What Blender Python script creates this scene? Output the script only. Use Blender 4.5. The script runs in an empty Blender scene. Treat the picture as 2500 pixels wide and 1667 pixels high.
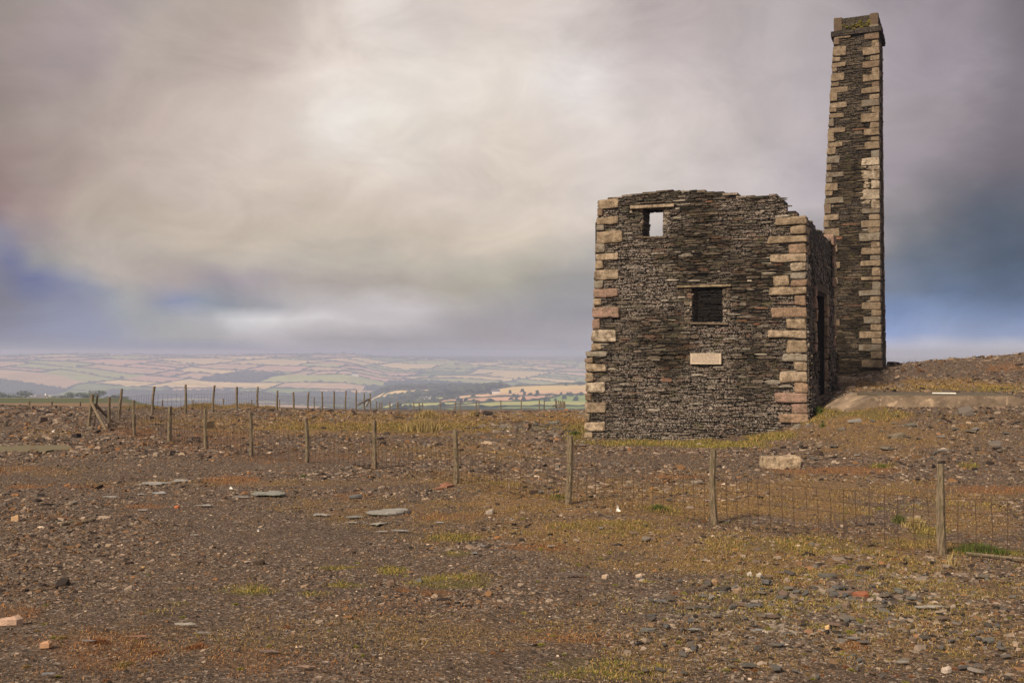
import bpy, bmesh, math, random
import numpy as np
from mathutils import Vector, Matrix
R_ = math.radians
sc = bpy.context.scene
COL = sc.collection

# ------------------------------------------------------------------ camera
F = 35 / 36 * 2500.0
PITCH = R_(0.648)
CAMZ = 1.65
cd = bpy.data.cameras.new("camera"); cd.lens = 35; cd.sensor_width = 36
cd.clip_start = 0.05; cd.clip_end = 90000
cam = bpy.data.objects.new("camera", cd); COL.objects.link(cam)
cam.location = (0, 0, CAMZ); cam.rotation_euler = (math.pi / 2 + PITCH, 0, 0)
sc.camera = cam

# ------------------------------------------------------------------ exposure, render
sc.view_settings.view_transform = 'Standard'; sc.view_settings.look = 'None'
sc.view_settings.exposure = 0.26; sc.view_settings.gamma = 1.0
sc.view_settings.use_curve_mapping = False
sc.render.engine = 'CYCLES'
sc.cycles.max_bounces = 5; sc.cycles.diffuse_bounces = 3; sc.cycles.glossy_bounces = 1
sc.cycles.transmission_bounces = 0; sc.cycles.transparent_max_bounces = 4; sc.cycles.volume_bounces = 1
sc.cycles.use_denoising = True

# ------------------------------------------------------------------ sun
SUN_AZ, SUN_EL = R_(-140), R_(38)          # azimuth from +Y, clockwise positive to +X
sd = bpy.data.lights.new("sun", 'SUN'); sd.energy = 4.9; sd.angle = R_(9); sd.color = (1.0, 0.82, 0.62)
sun = bpy.data.objects.new("sun", sd); COL.objects.link(sun)
sdir = Vector((math.sin(SUN_AZ) * math.cos(SUN_EL), math.cos(SUN_AZ) * math.cos(SUN_EL), math.sin(SUN_EL)))
sun.rotation_euler = sdir.to_track_quat('Z', 'Y').to_euler(); sun.location = sdir * 60

# ------------------------------------------------------------------ sky
def s2l(c):
    return tuple(((v / 255) / 12.92 if v / 255 <= .04045 else ((v / 255 + .055) / 1.055) ** 2.4) for v in c)
world = bpy.data.worlds.new("World"); sc.world = world; world.use_nodes = True
wt = world.node_tree; wt.nodes.clear(); wl = wt.links
def WN(t, **k):
    n = wt.nodes.new(t)
    for a, b in k.items(): setattr(n, a, b)
    return n
def wmath(op, a, b=None, c=None):
    n = WN('ShaderNodeMath', operation=op)
    for i, v in enumerate((a, b, c)):
        if v is None: continue
        if isinstance(v, (int, float)): n.inputs[i].default_value = v
        else: wl.new(v, n.inputs[i])
    return n.outputs[0]
def build_world():
    tc = WN('ShaderNodeTexCoord')
    # soft swirling of the cloud layer: two sizes of drift
    def warp(scale, amp, detail, stretch):
        n1 = WN('ShaderNodeTexNoise'); n1.inputs['Scale'].default_value = scale; n1.inputs['Detail'].default_value = detail; n1.inputs['Roughness'].default_value = .55
        mp = WN('ShaderNodeMapping'); mp.inputs['Scale'].default_value = stretch
        wl.new(tc.outputs['Generated'], mp.inputs[0]); wl.new(mp.outputs[0], n1.inputs['Vector'])
        s = WN('ShaderNodeVectorMath', operation='SUBTRACT'); wl.new(n1.outputs['Color'], s.inputs[0]); s.inputs[1].default_value = (.5, .5, .5)
        s2 = WN('ShaderNodeVectorMath', operation='SCALE'); wl.new(s.outputs[0], s2.inputs[0]); s2.inputs['Scale'].default_value = amp
        return s2.outputs[0]
    sep0 = WN('ShaderNodeSeparateXYZ'); wl.new(tc.outputs['Generated'], sep0.inputs[0])
    # less drift close to the horizon
    dz = WN('ShaderNodeMapRange'); wl.new(sep0.outputs[2], dz.inputs[0]); dz.inputs['From Min'].default_value = 0; dz.inputs['From Max'].default_value = .10; dz.inputs['To Min'].default_value = .12; dz.inputs['To Max'].default_value = 1
    wsum = WN('ShaderNodeVectorMath', operation='ADD'); wl.new(warp(3.0, .13, 3, (1, 1, 1.6)), wsum.inputs[0]); wl.new(warp(15, .05, 8, (1, 1, 2.0)), wsum.inputs[1])
    wsc = WN('ShaderNodeVectorMath', operation='SCALE'); wl.new(wsum.outputs[0], wsc.inputs[0]); wl.new(dz.outputs[0], wsc.inputs['Scale'])
    ad = WN('ShaderNodeVectorMath', operation='ADD'); wl.new(tc.outputs['Generated'], ad.inputs[0]); wl.new(wsc.outputs[0], ad.inputs[1])
    sep = WN('ShaderNodeSeparateXYZ'); wl.new(ad.outputs[0], sep.inputs[0])
    az = wmath('ARCTAN2', sep.outputs[0], sep.outputs[1])
    hyp = wmath('SQRT', wmath('ADD', wmath('MULTIPLY', sep.outputs[0], sep.outputs[0]), wmath('MULTIPLY', sep.outputs[1], sep.outputs[1])))
    te = wmath('DIVIDE', sep.outputs[2], wmath('MAXIMUM', hyp, .05))
    fold = wmath('PINGPONG', wmath('ADD', az, math.radians(30)), math.radians(60))
    fac = wmath('DIVIDE', fold, math.radians(60))
    rows = [
        (27, [(0, (156, 143, 136)), (165, (166, 152, 150)), (385, (180, 167, 159)), (600, (186, 171, 160)), (820, (204, 190, 181)), (950, (229, 219, 212)), (1080, (214, 202, 194)), (1205, (217, 204, 195)), (1420, (211, 199, 193)), (1630, (186, 173, 171)), (1900, (178, 168, 168)), (2290, (150, 140, 146)), (2490, (118, 110, 116))]),
        (165, [(0, (152, 138, 132)), (165, (162, 147, 147)), (385, (182, 168, 158)), (600, (193, 176, 167)), (820, (222, 208, 197)), (1040, (225, 215, 206)), (1240, (231, 220, 209)), (1470, (236, 228, 224)), (1630, (206, 194, 191)), (1800, (188, 177, 177)), (1990, (179, 169, 172)), (2290, (158, 148, 156)), (2490, (126, 117, 123))]),
        (307, [(0, (155, 140, 132)), (165, (170, 155, 147)), (385, (190, 173, 163)), (550, (209, 193, 182)), (713, (221, 208, 197)), (840, (239, 232, 224)), (965, (234, 226, 215)), (1100, (224, 212, 200)), (1250, (219, 205, 192)), (1470, (220, 208, 200)), (1690, (206, 194, 189)), (1900, (190, 179, 180)), (2290, (158, 148, 151)), (2490, (121, 112, 119))]),
        (439, [(0, (152, 128, 122)), (137, (164, 146, 138)), (330, (188, 171, 160)), (500, (200, 184, 173)), (658, (215, 198, 184)), (820, (217, 201, 187)), (1040, (215, 200, 188)), (1250, (215, 200, 187)), (1520, (216, 205, 197)), (1800, (200, 190, 188)), (1990, (184, 174, 179)), (2210, (162, 152, 158)), (2490, (112, 104, 112))]),
        (521, [(0, (148, 122, 122)), (110, (168, 147, 141)), (275, (184, 168, 153)), (550, (199, 183, 166)), (770, (200, 186, 169)), (1040, (205, 190, 173)), (1250, (210, 195, 178)), (1400, (207, 194, 182)), (1980, (198, 188, 190)), (2240, (146, 139, 142)), (2490, (96, 97, 108))]),
        (603, [(0, (132, 128, 150)), (110, (163, 145, 146)), (250, (186, 169, 156)), (490, (193, 176, 160)), (770, (192, 178, 161)), (1040, (191, 178, 160)), (1260, (194, 182, 163)), (1500, (186, 176, 168)), (2100, (158, 149, 152)), (2290, (112, 115, 126)), (2490, (78, 90, 110))]),
        (669, [(0, (126, 127, 152)), (50, (112, 116, 158)), (137, (156, 153, 153)), (300, (190, 174, 162)), (490, (180, 162, 157)), (600, (163, 151, 160)), (770, (172, 158, 150)), (990, (178, 166, 152)), (1180, (176, 168, 148)), (1400, (158, 153, 150)), (2100, (132, 130, 138)), (2300, (92, 106, 128)), (2490, (66, 84, 110))]),
        (730, [(0, (122, 122, 144)), (120, (102, 110, 164)), (250, (143, 148, 172)), (340, (168, 166, 166)), (465, (132, 143, 182)), (550, (138, 149, 166)), (660, (151, 151, 160)), (795, (192, 183, 183)), (990, (206, 197, 200)), (1130, (180, 170, 166)), (1300, (160, 155, 155)), (1500, (156, 152, 156)), (2180, (106, 122, 150)), (2340, (80, 106, 146)), (2490, (72, 98, 136))]),
        (772, [(0, (122, 122, 138)), (190, (134, 139, 170)), (357, (158, 162, 167)), (520, (176, 175, 180)), (592, (212, 210, 212)), (770, (214, 206, 206)), (960, (206, 196, 198)), (1150, (165, 157, 160)), (1400, (154, 151, 158)), (2180, (100, 132, 190)), (2320, (106, 136, 188)), (2490, (92, 120, 168))]),
        (822, [(0, (128, 130, 152)), (220, (140, 145, 170)), (440, (172, 171, 168)), (660, (191, 184, 184)), (820, (172, 165, 166)), (1000, (166, 161, 162)), (1210, (164, 156, 158)), (1400, (172, 166, 170)), (2180, (134, 156, 204)), (2320, (142, 160, 198)), (2490, (130, 148, 186))]),
        (848, [(0, (136, 138, 154)), (270, (139, 144, 166)), (490, (144, 147, 166)), (713, (176, 170, 174)), (930, (172, 165, 168)), (1200, (168, 160, 164)), (1450, (166, 160, 166)), (2180, (180, 186, 212)), (2320, (190, 192, 208)), (2490, (184, 186, 198))]),
        (864, [(0, (126, 127, 144)), (600, (132, 131, 146)), (1200, (136, 133, 146)), (1500, (140, 137, 149)), (2180, (192, 196, 216)), (2490, (188, 190, 202))]),
    ]
    prev = None; pel = None
    for (v, stops) in rows:
        cr = WN('ShaderNodeValToRGB'); cr.color_ramp.interpolation = 'CARDINAL' if False else 'EASE'
        el_ = cr.color_ramp.elements
        for n_, (u, c) in enumerate(stops):
            a = math.atan((u - 1250) / F); p = (a + math.radians(30)) / math.radians(60)
            e = el_[n_] if n_ < 2 else el_.new(p)
            m_ = sum(c) / 3; sat = .72 if 600 < v < 800 else .95
            c = tuple(m_ + (x - m_) * sat for x in c)
            e.position = p; e.color = (*(x * .85 for x in s2l(c)), 1)
        wl.new(fac, cr.inputs[0])
        tv = (861 - v) / F * .97
        if prev is None: prev = cr.outputs[0]
        else:
            mr = WN('ShaderNodeMapRange'); wl.new(te, mr.inputs[0]); mr.inputs['From Min'].default_value = pel; mr.inputs['From Max'].default_value = tv
            mx = WN('ShaderNodeMix', data_type='RGBA'); wl.new(mr.outputs[0], mx.inputs['Factor']); wl.new(prev, mx.inputs['A']); wl.new(cr.outputs[0], mx.inputs['B']); prev = mx.outputs['Result']
        pel = tv
    mr = WN('ShaderNodeMapRange'); wl.new(te, mr.inputs[0]); mr.inputs['From Min'].default_value = .36; mr.inputs['From Max'].default_value = 1.2
    mx = WN('ShaderNodeMix', data_type='RGBA'); wl.new(mr.outputs[0], mx.inputs['Factor']); wl.new(prev, mx.inputs['A']); mx.inputs['B'].default_value = (*(x * .8 for x in s2l((192, 181, 176))), 1); prev = mx.outputs['Result']
    # wisps
    n2 = WN('ShaderNodeTexNoise'); n2.inputs['Scale'].default_value = 9; n2.inputs['Detail'].default_value = 8; n2.inputs['Roughness'].default_value = .62; n2.inputs['Distortion'].default_value = .8
    mp2 = WN('ShaderNodeMapping'); mp2.inputs['Scale'].default_value = (1, 1, 1.7); mp2.inputs['Rotation'].default_value = (0, .5, 0)
    wl.new(tc.outputs['Generated'], mp2.inputs[0]); wl.new(mp2.outputs[0], n2.inputs['Vector'])
    mr = WN('ShaderNodeMapRange'); mr.inputs['From Min'].default_value = .25; mr.inputs['From Max'].default_value = .75
    mr.inputs['To Min'].default_value = .87; mr.inputs['To Max'].default_value = 1.16; wl.new(n2.outputs[0], mr.inputs[0])
    cl2 = WN('ShaderNodeVectorMath', operation='SCALE'); wl.new(prev, cl2.inputs[0]); wl.new(mr.outputs[0], cl2.inputs['Scale'])
    sky = WN('ShaderNodeTexSky'); sky.sky_type = 'NISHITA'; sky.sun_disc = False
    sky.sun_elevation = SUN_EL; sky.sun_rotation = SUN_AZ; sky.altitude = 300
    sk = WN('ShaderNodeVectorMath', operation='SCALE'); wl.new(sky.outputs[0], sk.inputs[0]); sk.inputs['Scale'].default_value = .06
    mx = WN('ShaderNodeMix', data_type='RGBA'); mx.inputs['Factor'].default_value = .97
    wl.new(sk.outputs[0], mx.inputs['A']); wl.new(cl2.outputs[0], mx.inputs['B'])
    bg = WN('ShaderNodeBackground'); bg.inputs['Strength'].default_value = 1.0
    out = WN('ShaderNodeOutputWorld'); wl.new(mx.outputs['Result'], bg.inputs[0]); wl.new(bg.outputs[0], out.inputs[0])
build_world()
world.cycles.sampling_method = 'MANUAL'; world.cycles.sample_map_resolution = 512

# ------------------------------------------------------------------ helpers
rng = random.Random(11)
nr = np.random.default_rng(5)
def ray(u, v):
    x, y = (u - 1250) / F, (833.5 - v) / F
    c, s = math.cos(PITCH), math.sin(PITCH)
    return np.array([x, c - y * s, s + y * c])
def at(u, v, D):
    d = ray(u, v); d = d / d[1] * D
    return np.array([d[0], d[1], CAMZ + d[2]])
def project(x, y, z):
    c, s = math.cos(PITCH), math.sin(PITCH)
    dz = z - CAMZ
    f = y * c + dz * s; up = -y * s + dz * c
    f = np.where(f < .05, .05, f)
    return 1250 + F * x / f, 833.5 - F * up / f
def sstep(a, b, x):
    t = np.clip((x - a) / (b - a), 0, 1); return t * t * (3 - 2 * t)
_perm = nr.random((256, 256))
def vnoise(x, y, off=0):
    x = np.asarray(x, float) + off * 17.3; y = np.asarray(y, float) + off * 9.1
    xi = np.floor(x).astype(int); yi = np.floor(y).astype(int)
    fx = x - xi; fy = y - yi; fx = fx * fx * (3 - 2 * fx); fy = fy * fy * (3 - 2 * fy)
    g = lambda a, b: _perm[a & 255, b & 255]
    return (g(xi, yi) * (1 - fx) + g(xi + 1, yi) * fx) * (1 - fy) + (g(xi, yi + 1) * (1 - fx) + g(xi + 1, yi + 1) * fx) * fy
def fbm(x, y, o=4, off=0):
    a, s, t = .5, 0, 0
    for i in range(o):
        s = s + a * vnoise(x * 2 ** i, y * 2 ** i, off + i * 3); t += a; a *= .5
    return s / t
def mesh_np(name, V, counts, idx, facecol=None, smooth=False, vcols=None):
    me = bpy.data.meshes.new(name)
    V = np.asarray(V, np.float32); counts = np.asarray(counts, np.int32); idx = np.asarray(idx, np.int32)
    me.vertices.add(len(V)); me.vertices.foreach_set('co', V.ravel())
    me.loops.add(len(idx)); me.loops.foreach_set('vertex_index', idx)
    me.polygons.add(len(counts))
    st = np.zeros(len(counts), np.int32); st[1:] = np.cumsum(counts)[:-1]
    me.polygons.foreach_set('loop_start', st)
    try: me.polygons.foreach_set('loop_total', counts)
    except Exception: pass
    me.update(calc_edges=True)
    if facecol is not None:
        a = me.attributes.new('Col', 'FLOAT_COLOR', 'FACE'); fc = np.ones((len(counts), 4), np.float32); fc[:, :3] = facecol
        a.data.foreach_set('color', fc.ravel())
    if vcols:
        for n, arr in vcols.items():
            a = me.attributes.new(n, 'FLOAT_COLOR', 'POINT'); fc = np.ones((len(V), 4), np.float32); fc[:, :3] = arr
            a.data.foreach_set('color', fc.ravel())
    me.polygons.foreach_set('use_smooth', np.full(len(counts), smooth))
    return me
def link(name, me, mat, parent=None, **props):
    o = bpy.data.objects.new(name, me); COL.objects.link(o)
    if mat and me is not None and len(me.materials) == 0: me.materials.append(mat)
    if parent is not None: o.parent = parent
    for k, v in props.items():
        if v is not None: o[k] = v
    return o
def thing(name, label, cat, loc=(0, 0, 0), rz=0, group=None):
    o = bpy.data.objects.new(name, None); COL.objects.link(o); o.location = loc; o.rotation_euler = (0, 0, rz)
    o.empty_display_size = .2
    o['label'] = label; o['category'] = cat
    if group: o['group'] = group
    return o
class Acc:
    def __init__(s): s.V = []; s.C = []; s.I = []; s.K = []; s.n = 0
    def add(s, V, faces, col=(.1, .1, .1)):
        s.V.append(np.asarray(V, float))
        for f in faces:
            s.C.append(len(f)); s.I.extend([i + s.n for i in f]); s.K.append(col)
        s.n += len(V)
    def mesh(s, name, smooth=False):
        return mesh_np(name, np.concatenate(s.V), s.C, s.I, np.array(s.K), smooth)
BOXF = [(0, 3, 2, 1), (4, 5, 6, 7), (0, 1, 5, 4), (1, 2, 6, 5), (2, 3, 7, 6), (3, 0, 4, 7)]
def tube(acc, pts, rad, n=6, col=(.1, .1, .1), jit=0, cap=True, rnd=rng):
    pts = [np.array(p, float) for p in pts]; V = []
    for i, p in enumerate(pts):
        t = pts[min(i + 1, len(pts) - 1)] - pts[max(i - 1, 0)]; t = t / (np.linalg.norm(t) + 1e-9)
        a = np.cross(t, [0, 0, 1.0] if abs(t[2]) < .9 else [0, 1.0, 0]); a /= np.linalg.norm(a); b = np.cross(t, a)
        r = rad[i] if hasattr(rad, '__len__') else rad
        for k in range(n):
            an = 2 * math.pi * k / n; rr = r * (1 + jit * (rnd.random() - .5) * 2)
            V.append(p + rr * (a * math.cos(an) + b * math.sin(an)))
    fs = []
    for i in range(len(pts) - 1):
        for k in range(n): fs.append((i * n + k, i * n + (k + 1) % n, (i + 1) * n + (k + 1) % n, (i + 1) * n + k))
    if cap: fs.append(tuple(range(n - 1, -1, -1))); fs.append(tuple((len(pts) - 1) * n + k for k in range(n)))
    acc.add(V, fs, col)

# ------------------------------------------------------------------ materials
def mat_base(name):
    m = bpy.data.materials.new(name); m.use_nodes = True; nt = m.node_tree
    b = nt.nodes['Principled BSDF']; b.inputs['Roughness'].default_value = .9
    b.inputs['Specular IOR Level'].default_value = .2
    return m, nt, b
def N(nt, t, **k):
    n = nt.nodes.new(t)
    for a, b in k.items(): setattr(n, a, b)
    return n
def noise(nt, vec, scale, detail=4, rough=.55, dist=0):
    n = N(nt, 'ShaderNodeTexNoise'); n.inputs['Scale'].default_value = scale; n.inputs['Detail'].default_value = detail
    n.inputs['Roughness'].default_value = rough; n.inputs['Distortion'].default_value = dist
    if vec is not None: nt.links.new(vec, n.inputs['Vector'])
    return n.outputs[0]
def mrange(nt, v, a, b, c=0, d=1):
    n = N(nt, 'ShaderNodeMapRange'); nt.links.new(v, n.inputs[0])
    for i, x in zip(('From Min', 'From Max', 'To Min', 'To Max'), (a, b, c, d)): n.inputs[i].default_value = x
    return n.outputs[0]
def mix(nt, f, a, b, mode='MIX'):
    n = N(nt, 'ShaderNodeMix', data_type='RGBA', blend_type=mode)
    for v, i in ((f, 'Factor'), (a, 'A'), (b, 'B')):
        if isinstance(v, (int, float)): n.inputs[i].default_value = v
        elif isinstance(v, tuple): n.inputs[i].default_value = (*v, 1)[:4]
        else: nt.links.new(v, n.inputs[i])
    return n.outputs['Result']
def bump(nt, b, h, strength=.5, dist=.02):
    n = N(nt, 'ShaderNodeBump'); n.inputs['Strength'].default_value = strength; n.inputs['Distance'].default_value = dist
    nt.links.new(h, n.inputs['Height']); nt.links.new(n.outputs[0], b.inputs['Normal'])
def coord(nt, kind='Object', scale=(1, 1, 1)):
    t = N(nt, 'ShaderNodeTexCoord'); m = N(nt, 'ShaderNodeMapping'); m.inputs['Scale'].default_value = scale
    nt.links.new(t.outputs[kind], m.inputs[0]); return m.outputs[0]
def attr(nt, name='Col'):
    a = N(nt, 'ShaderNodeAttribute'); a.attribute_name = name; return a.outputs['Color']

def mat_slate_wall(lich=.85):
    m, nt, b = mat_base('slate_rubble'); co = coord(nt)
    col = attr(nt)
    v = mrange(nt, noise(nt, co, 14, 5), .3, .7, .55, 1.5)
    col = mix(nt, 1.0, col, v, 'MULTIPLY')
    big = noise(nt, co, .55, 3); fine = noise(nt, co, 26, 5, .7)
    li = mrange(nt, fine, .50, .57)
    patch = mrange(nt, big, .40, .56)
    f = N(nt, 'ShaderNodeMath', operation='MULTIPLY'); nt.links.new(li, f.inputs[0]); nt.links.new(patch, f.inputs[1])
    f2 = N(nt, 'ShaderNodeMath', operation='MULTIPLY'); nt.links.new(f.outputs[0], f2.inputs[0]); f2.inputs[1].default_value = lich
    col = mix(nt, f2.outputs[0], col, (.30, .26, .235))
    mo = mrange(nt, noise(nt, co, 3.1, 5, .6), .60, .70, 0, .6)
    col = mix(nt, mo, col, (.075, .07, .028))
    nt.links.new(col, b.inputs['Base Color'])
    bump(nt, b, noise(nt, co, 45, 5, .7), .7, .02)
    return m
def mat_granite():
    m, nt, b = mat_base('granite'); co = coord(nt)
    col = attr(nt)
    sp = mrange(nt, noise(nt, co, 34, 6, .8), .33, .67, .5, 1.5)
    col = mix(nt, 1.0, col, sp, 'MULTIPLY')
    st = mrange(nt, noise(nt, co, 5.5, 6, .7), .42, .62, 0, .9)
    col = mix(nt, st, col, (.115, .085, .055))
    pa = mrange(nt, noise(nt, co, 7, 5, .7, .5), .62, .72, 0, .6)
    col = mix(nt, pa, col, (.42, .37, .28))
    nt.links.new(col, b.inputs['Base Color'])
    bump(nt, b, noise(nt, co, 22, 6, .75), 1.0, .04)
    return m
def mat_attr(name, s1=20, lo=.7, hi=1.3, bs=.4, bd=.01, rough=.85, spec=.25):
    m, nt, b = mat_base(name); co = coord(nt)
    col = mix(nt, 1.0, attr(nt), mrange(nt, noise(nt, co, s1, 5, .6), .3, .7, lo, hi), 'MULTIPLY')
    nt.links.new(col, b.inputs['Base Color']); b.inputs['Roughness'].default_value = rough
    b.inputs['Specular IOR Level'].default_value = spec
    if bs: bump(nt, b, noise(nt, co, s1 * 2, 4, .6), bs, bd)
    return m
def mat_wood():
    m, nt, b = mat_base('weathered_wood'); co = coord(nt, 'Object', (1, 1, .12))
    g = noise(nt, co, 70, 5, .65)
    col = mix(nt, mrange(nt, g, .3, .7), (.035, .026, .018), (.27, .215, .145))
    g2 = noise(nt, coord(nt), 5, 4)
    col = mix(nt, mrange(nt, g2, .5, .72, 0, .7), col, (.06, .065, .03))
    nt.links.new(col, b.inputs['Base Color']); bump(nt, b, g, .8, .01)
    return m
def mat_ground():
    m, nt, b = mat_base('scree'); co = coord(nt)
    cov = N(nt, 'ShaderNodeSeparateColor'); nt.links.new(attr(nt, 'cover'), cov.inputs[0])
    n_f = noise(nt, co, 22, 6, .75); n_m = noise(nt, co, 2.2, 6, .65); n_l = noise(nt, co, .35, 4, .6)
    vo = N(nt, 'ShaderNodeTexVoronoi'); vo.inputs['Scale'].default_value = 30; nt.links.new(co, vo.inputs['Vector'])
    hsv = N(nt, 'ShaderNodeSeparateColor'); nt.links.new(vo.outputs['Color'], hsv.inputs[0])
    peb = mix(nt, mrange(nt, hsv.outputs[0], 0, 1), (.034, .025, .02), (.20, .155, .125))
    peb = mix(nt, mrange(nt, hsv.outputs[1], .93, .96), peb, (.42, .36, .31))
    col = mix(nt, mrange(nt, n_l, .35, .65), (.070, .046, .030), (.105, .071, .046))
    col = mix(nt, .55, col, peb)
    col = mix(nt, 1.0, col, mrange(nt, n_f, .32, .68, .4, 1.6), 'MULTIPLY')
    col = mix(nt, mrange(nt, n_m, .5, .66, 0, .45), col, (.135, .082, .04))
    def layer(col, ch, c1, c2, seed, lo=.85, hi=1.3):
        nn = noise(nt, co, 6 + seed, 6, .7)
        add = N(nt, 'ShaderNodeMath', operation='ADD'); nt.links.new(ch, add.inputs[0]); nt.links.new(nn, add.inputs[1])
        f = mrange(nt, add.outputs[0], lo, hi, 0, .85)
        c = mix(nt, mrange(nt, n_f, .3, .7), c1, c2)
        return mix(nt, f, col, c)
    col = layer(col, cov.outputs[2], (.075, .044, .018), (.33, .205, .085), 0, .7, 1.1)
    col = layer(col, cov.outputs[0], (.10, .048, .022), (.24, .13, .062), 2)
    col = layer(col, cov.outputs[1], (.055, .055, .016), (.19, .145, .045), 4)
    nt.links.new(col, b.inputs['Base Color']); b.inputs['Roughness'].default_value = .95
    ad = N(nt, 'ShaderNodeMath', operation='ADD'); nt.links.new(vo.outputs['Distance'], ad.inputs[0]); nt.links.new(n_f, ad.inputs[1])
    bump(nt, b, ad.outputs[0], 1.0, .03)
    return m
def mat_fields():
    m, nt, b = mat_base('fields'); co = coord(nt)
    col = mix(nt, 1.0, attr(nt), mrange(nt, noise(nt, co, .02, 6, .65), .3, .7, .78, 1.22), 'MULTIPLY')
    nt.links.new(col, b.inputs['Base Color']); b.inputs['Roughness'].default_value = 1
    b.inputs['Specular IOR Level'].default_value = 0
    return m
def mat_concrete():
    m, nt, b = mat_base('concrete'); co = coord(nt)
    col = mix(nt, mrange(nt, noise(nt, co, 1.6, 6, .6), .35, .65), (.12, .093, .07), (.29, .22, .155))
    col = mix(nt, mrange(nt, noise(nt, co, 4, 6, .7, .6), .56, .66), col, (.52, .40, .28))
    col = mix(nt, mrange(nt, noise(nt, co, 40, 4, .7), .56, .7, 0, .7), col, (.05, .045, .04))
    nt.links.new(col, b.inputs['Base Color']); bump(nt, b, noise(nt, co, 30, 6, .7), .7, .02)
    return m
def mat_plain(name, c, rough=.8, metal=0):
    m, nt, b = mat_base(name); co = coord(nt)
    col = mix(nt, 1.0, c, mrange(nt, noise(nt, co, 30, 4), .3, .7, .75, 1.25), 'MULTIPLY')
    nt.links.new(col, b.inputs['Base Color']); b.inputs['Roughness'].default_value = rough; b.inputs['Metallic'].default_value = metal
    return m
def mat_leaf():
    m, nt, b = mat_base('foliage')
    nt.links.new(attr(nt), b.inputs['Base Color']); b.inputs['Roughness'].default_value = .8
    b.inputs['Specular IOR Level'].default_value = .1
    return m
M_SLATE = mat_slate_wall(); M_SLATE2 = mat_slate_wall(.25); M_GRAN = mat_granite(); M_WOOD = mat_wood(); M_GROUND = mat_ground(); M_FIELD = mat_fields()
M_CONC = mat_concrete(); M_STONE = mat_attr('loose_stone', 16, .65, 1.35, .5, .01); M_GRAVEL = mat_attr('gravel_stone', 60, .8, 1.2, 0)
M_LEAF = mat_leaf(); M_WIRE = mat_plain('rusty_wire', (.05, .03, .02), .8, .0); M_WIREG = mat_plain('grey_wire', (.13, .13, .135), .6, .3)
M_WHITE = mat_plain('white_plastic', (.75, .72, .68)); M_RENDERW = mat_plain('whitewash', (.78, .76, .72)); M_ROOF = mat_plain('slate_roof', (.11, .11, .12))
M_PLAQ = mat_plain('plaque_stone', (.43, .36, .285)); M_INK = mat_plain('engraving', (.12, .095, .075)); M_DARKST = mat_plain('lintel_slate', (.12, .105, .085))
M_RUST = mat_plain('rusted_iron', (.14, .07, .04)); M_PALEL = mat_plain('pale_lintel', (.33, .28, .21))

# ------------------------------------------------------------------ terrain function
TH = R_(24.5); CT, ST = math.cos(TH), math.sin(TH)
T2 = np.array([CT, -ST]); B2 = np.array([ST, CT])           # along the front (to the right), and backwards
C0 = np.array([7.76, 26.14])                                 # near (right) front corner of the engine house
L0 = C0 - 6.0 * T2
ctl = []
for (X, Y, z) in [(5.03, 11.7, -.70), (2.85, 14.04, -.76), (.89, 15.8, -.75), (-1.05, 18.3, -.77), (-2.87, 20.8, -.76), (-4.68, 22.6, -.86), (-6.35, 24.2, -.87),
                  (-8.03, 26.1, -.86), (-9.62, 28, -.88), (-11.25, 29.6, -.82), (-13.2, 32.5, -.80), (-14.2, 33.2, -.84), (-6, 12, -.66), (-9, 15, -.78), (-2, 11, -.64), (7.5, 9.5, -.55),
                  (-16, 24, -.88), (-20, 34, -.9), (-22, 20, -.8), (9, 14, -.68), (2, 11, -.66), (2, 20, -.76), (-2, 25, -.82), (3, 24, -.76), (-5, 32, -.86), (0, 31, -.83),
                  (-5, 45, -1.12), (0, 45, -1.1), (5, 45, -.95), (-18, 48, -1.0), (-25, 45, -1.0), (4, 37, -.8), (9, 40, -.4), (7, 31, -.3), (2.6, 33, -.75),
                  (18, 52, -.3), (25, 60, -1.3), (12, 55, -1.3), (22, 38, 1.75), (24, 28, 1.0), (22, 45, 1.0), (14, 44, .3), (20, 20, .1), (16, 14, -.5), (26, 12, -.4), (14, 8, -.35)]:
    ctl.append((X, Y, z))
for X in (-20, -9, -4, 0, 4, 9, 20):
    for Y, z in ((-6, .05), (0, 0), (4, -.03), (5.6, -.13), (8, -.40)):
        ctl.append((X, Y + .25 * abs(X) * (Y > 4) * .2, z))
for (u, v, D) in [(1430, 1068, 28.7), (1967, 1031, 26.14), (1880, 1057, 26.5), (1750, 1070, 27.2), (1600, 1070, 27.9), (2040, 1003, 25.8), (2080, 1001, 25.0), (2300, 1003, 24.6), (2490, 1006, 24.3),
                  (2100, 956, 27.6), (2300, 960, 27.2), (2490, 966, 26.8), (1910, 1143, 20.3), (2300, 1180, 18.2), (2490, 1200, 17), (2300, 1090, 21.3), (2490, 1095, 20.5),
                  (2100, 1080, 22), (1950, 1078, 23.4), (2010, 966, 28.5), (2045, 953, 31.3), (2149, 905, 35), (2060, 926, 34.5), (2163, 896, 36.8), (2300, 880, 38), (2400, 872, 38), (2500, 867, 38), (2250, 884, 37.6),
                  (2300, 930, 33), (2450, 930, 32.5), (2160, 943, 31), (0, 985, 50), (120, 990, 50), (230, 996, 46), (295, 1022, 37), (374, 1013, 40), (453, 1010, 41.5), (522, 1006, 43.5), (577, 999, 46),
                  (630, 995, 49), (677, 998, 52), (754, 998, 58), (816, 995, 64.5), (870, 992, 71.5), (905, 992, 78), (1050, 1000, 60), (1250, 1000, 60), (1400, 994, 60), (1300, 1010, 48), (1000, 1012, 48)]:
    ctl.append(tuple(at(u, v, D)))
ctl = np.array(ctl)
def _phi(r2): return .5 * r2 * np.log(r2 + 1e-6)
SC = 20.0
_P = ctl[:, :2] / SC
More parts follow.
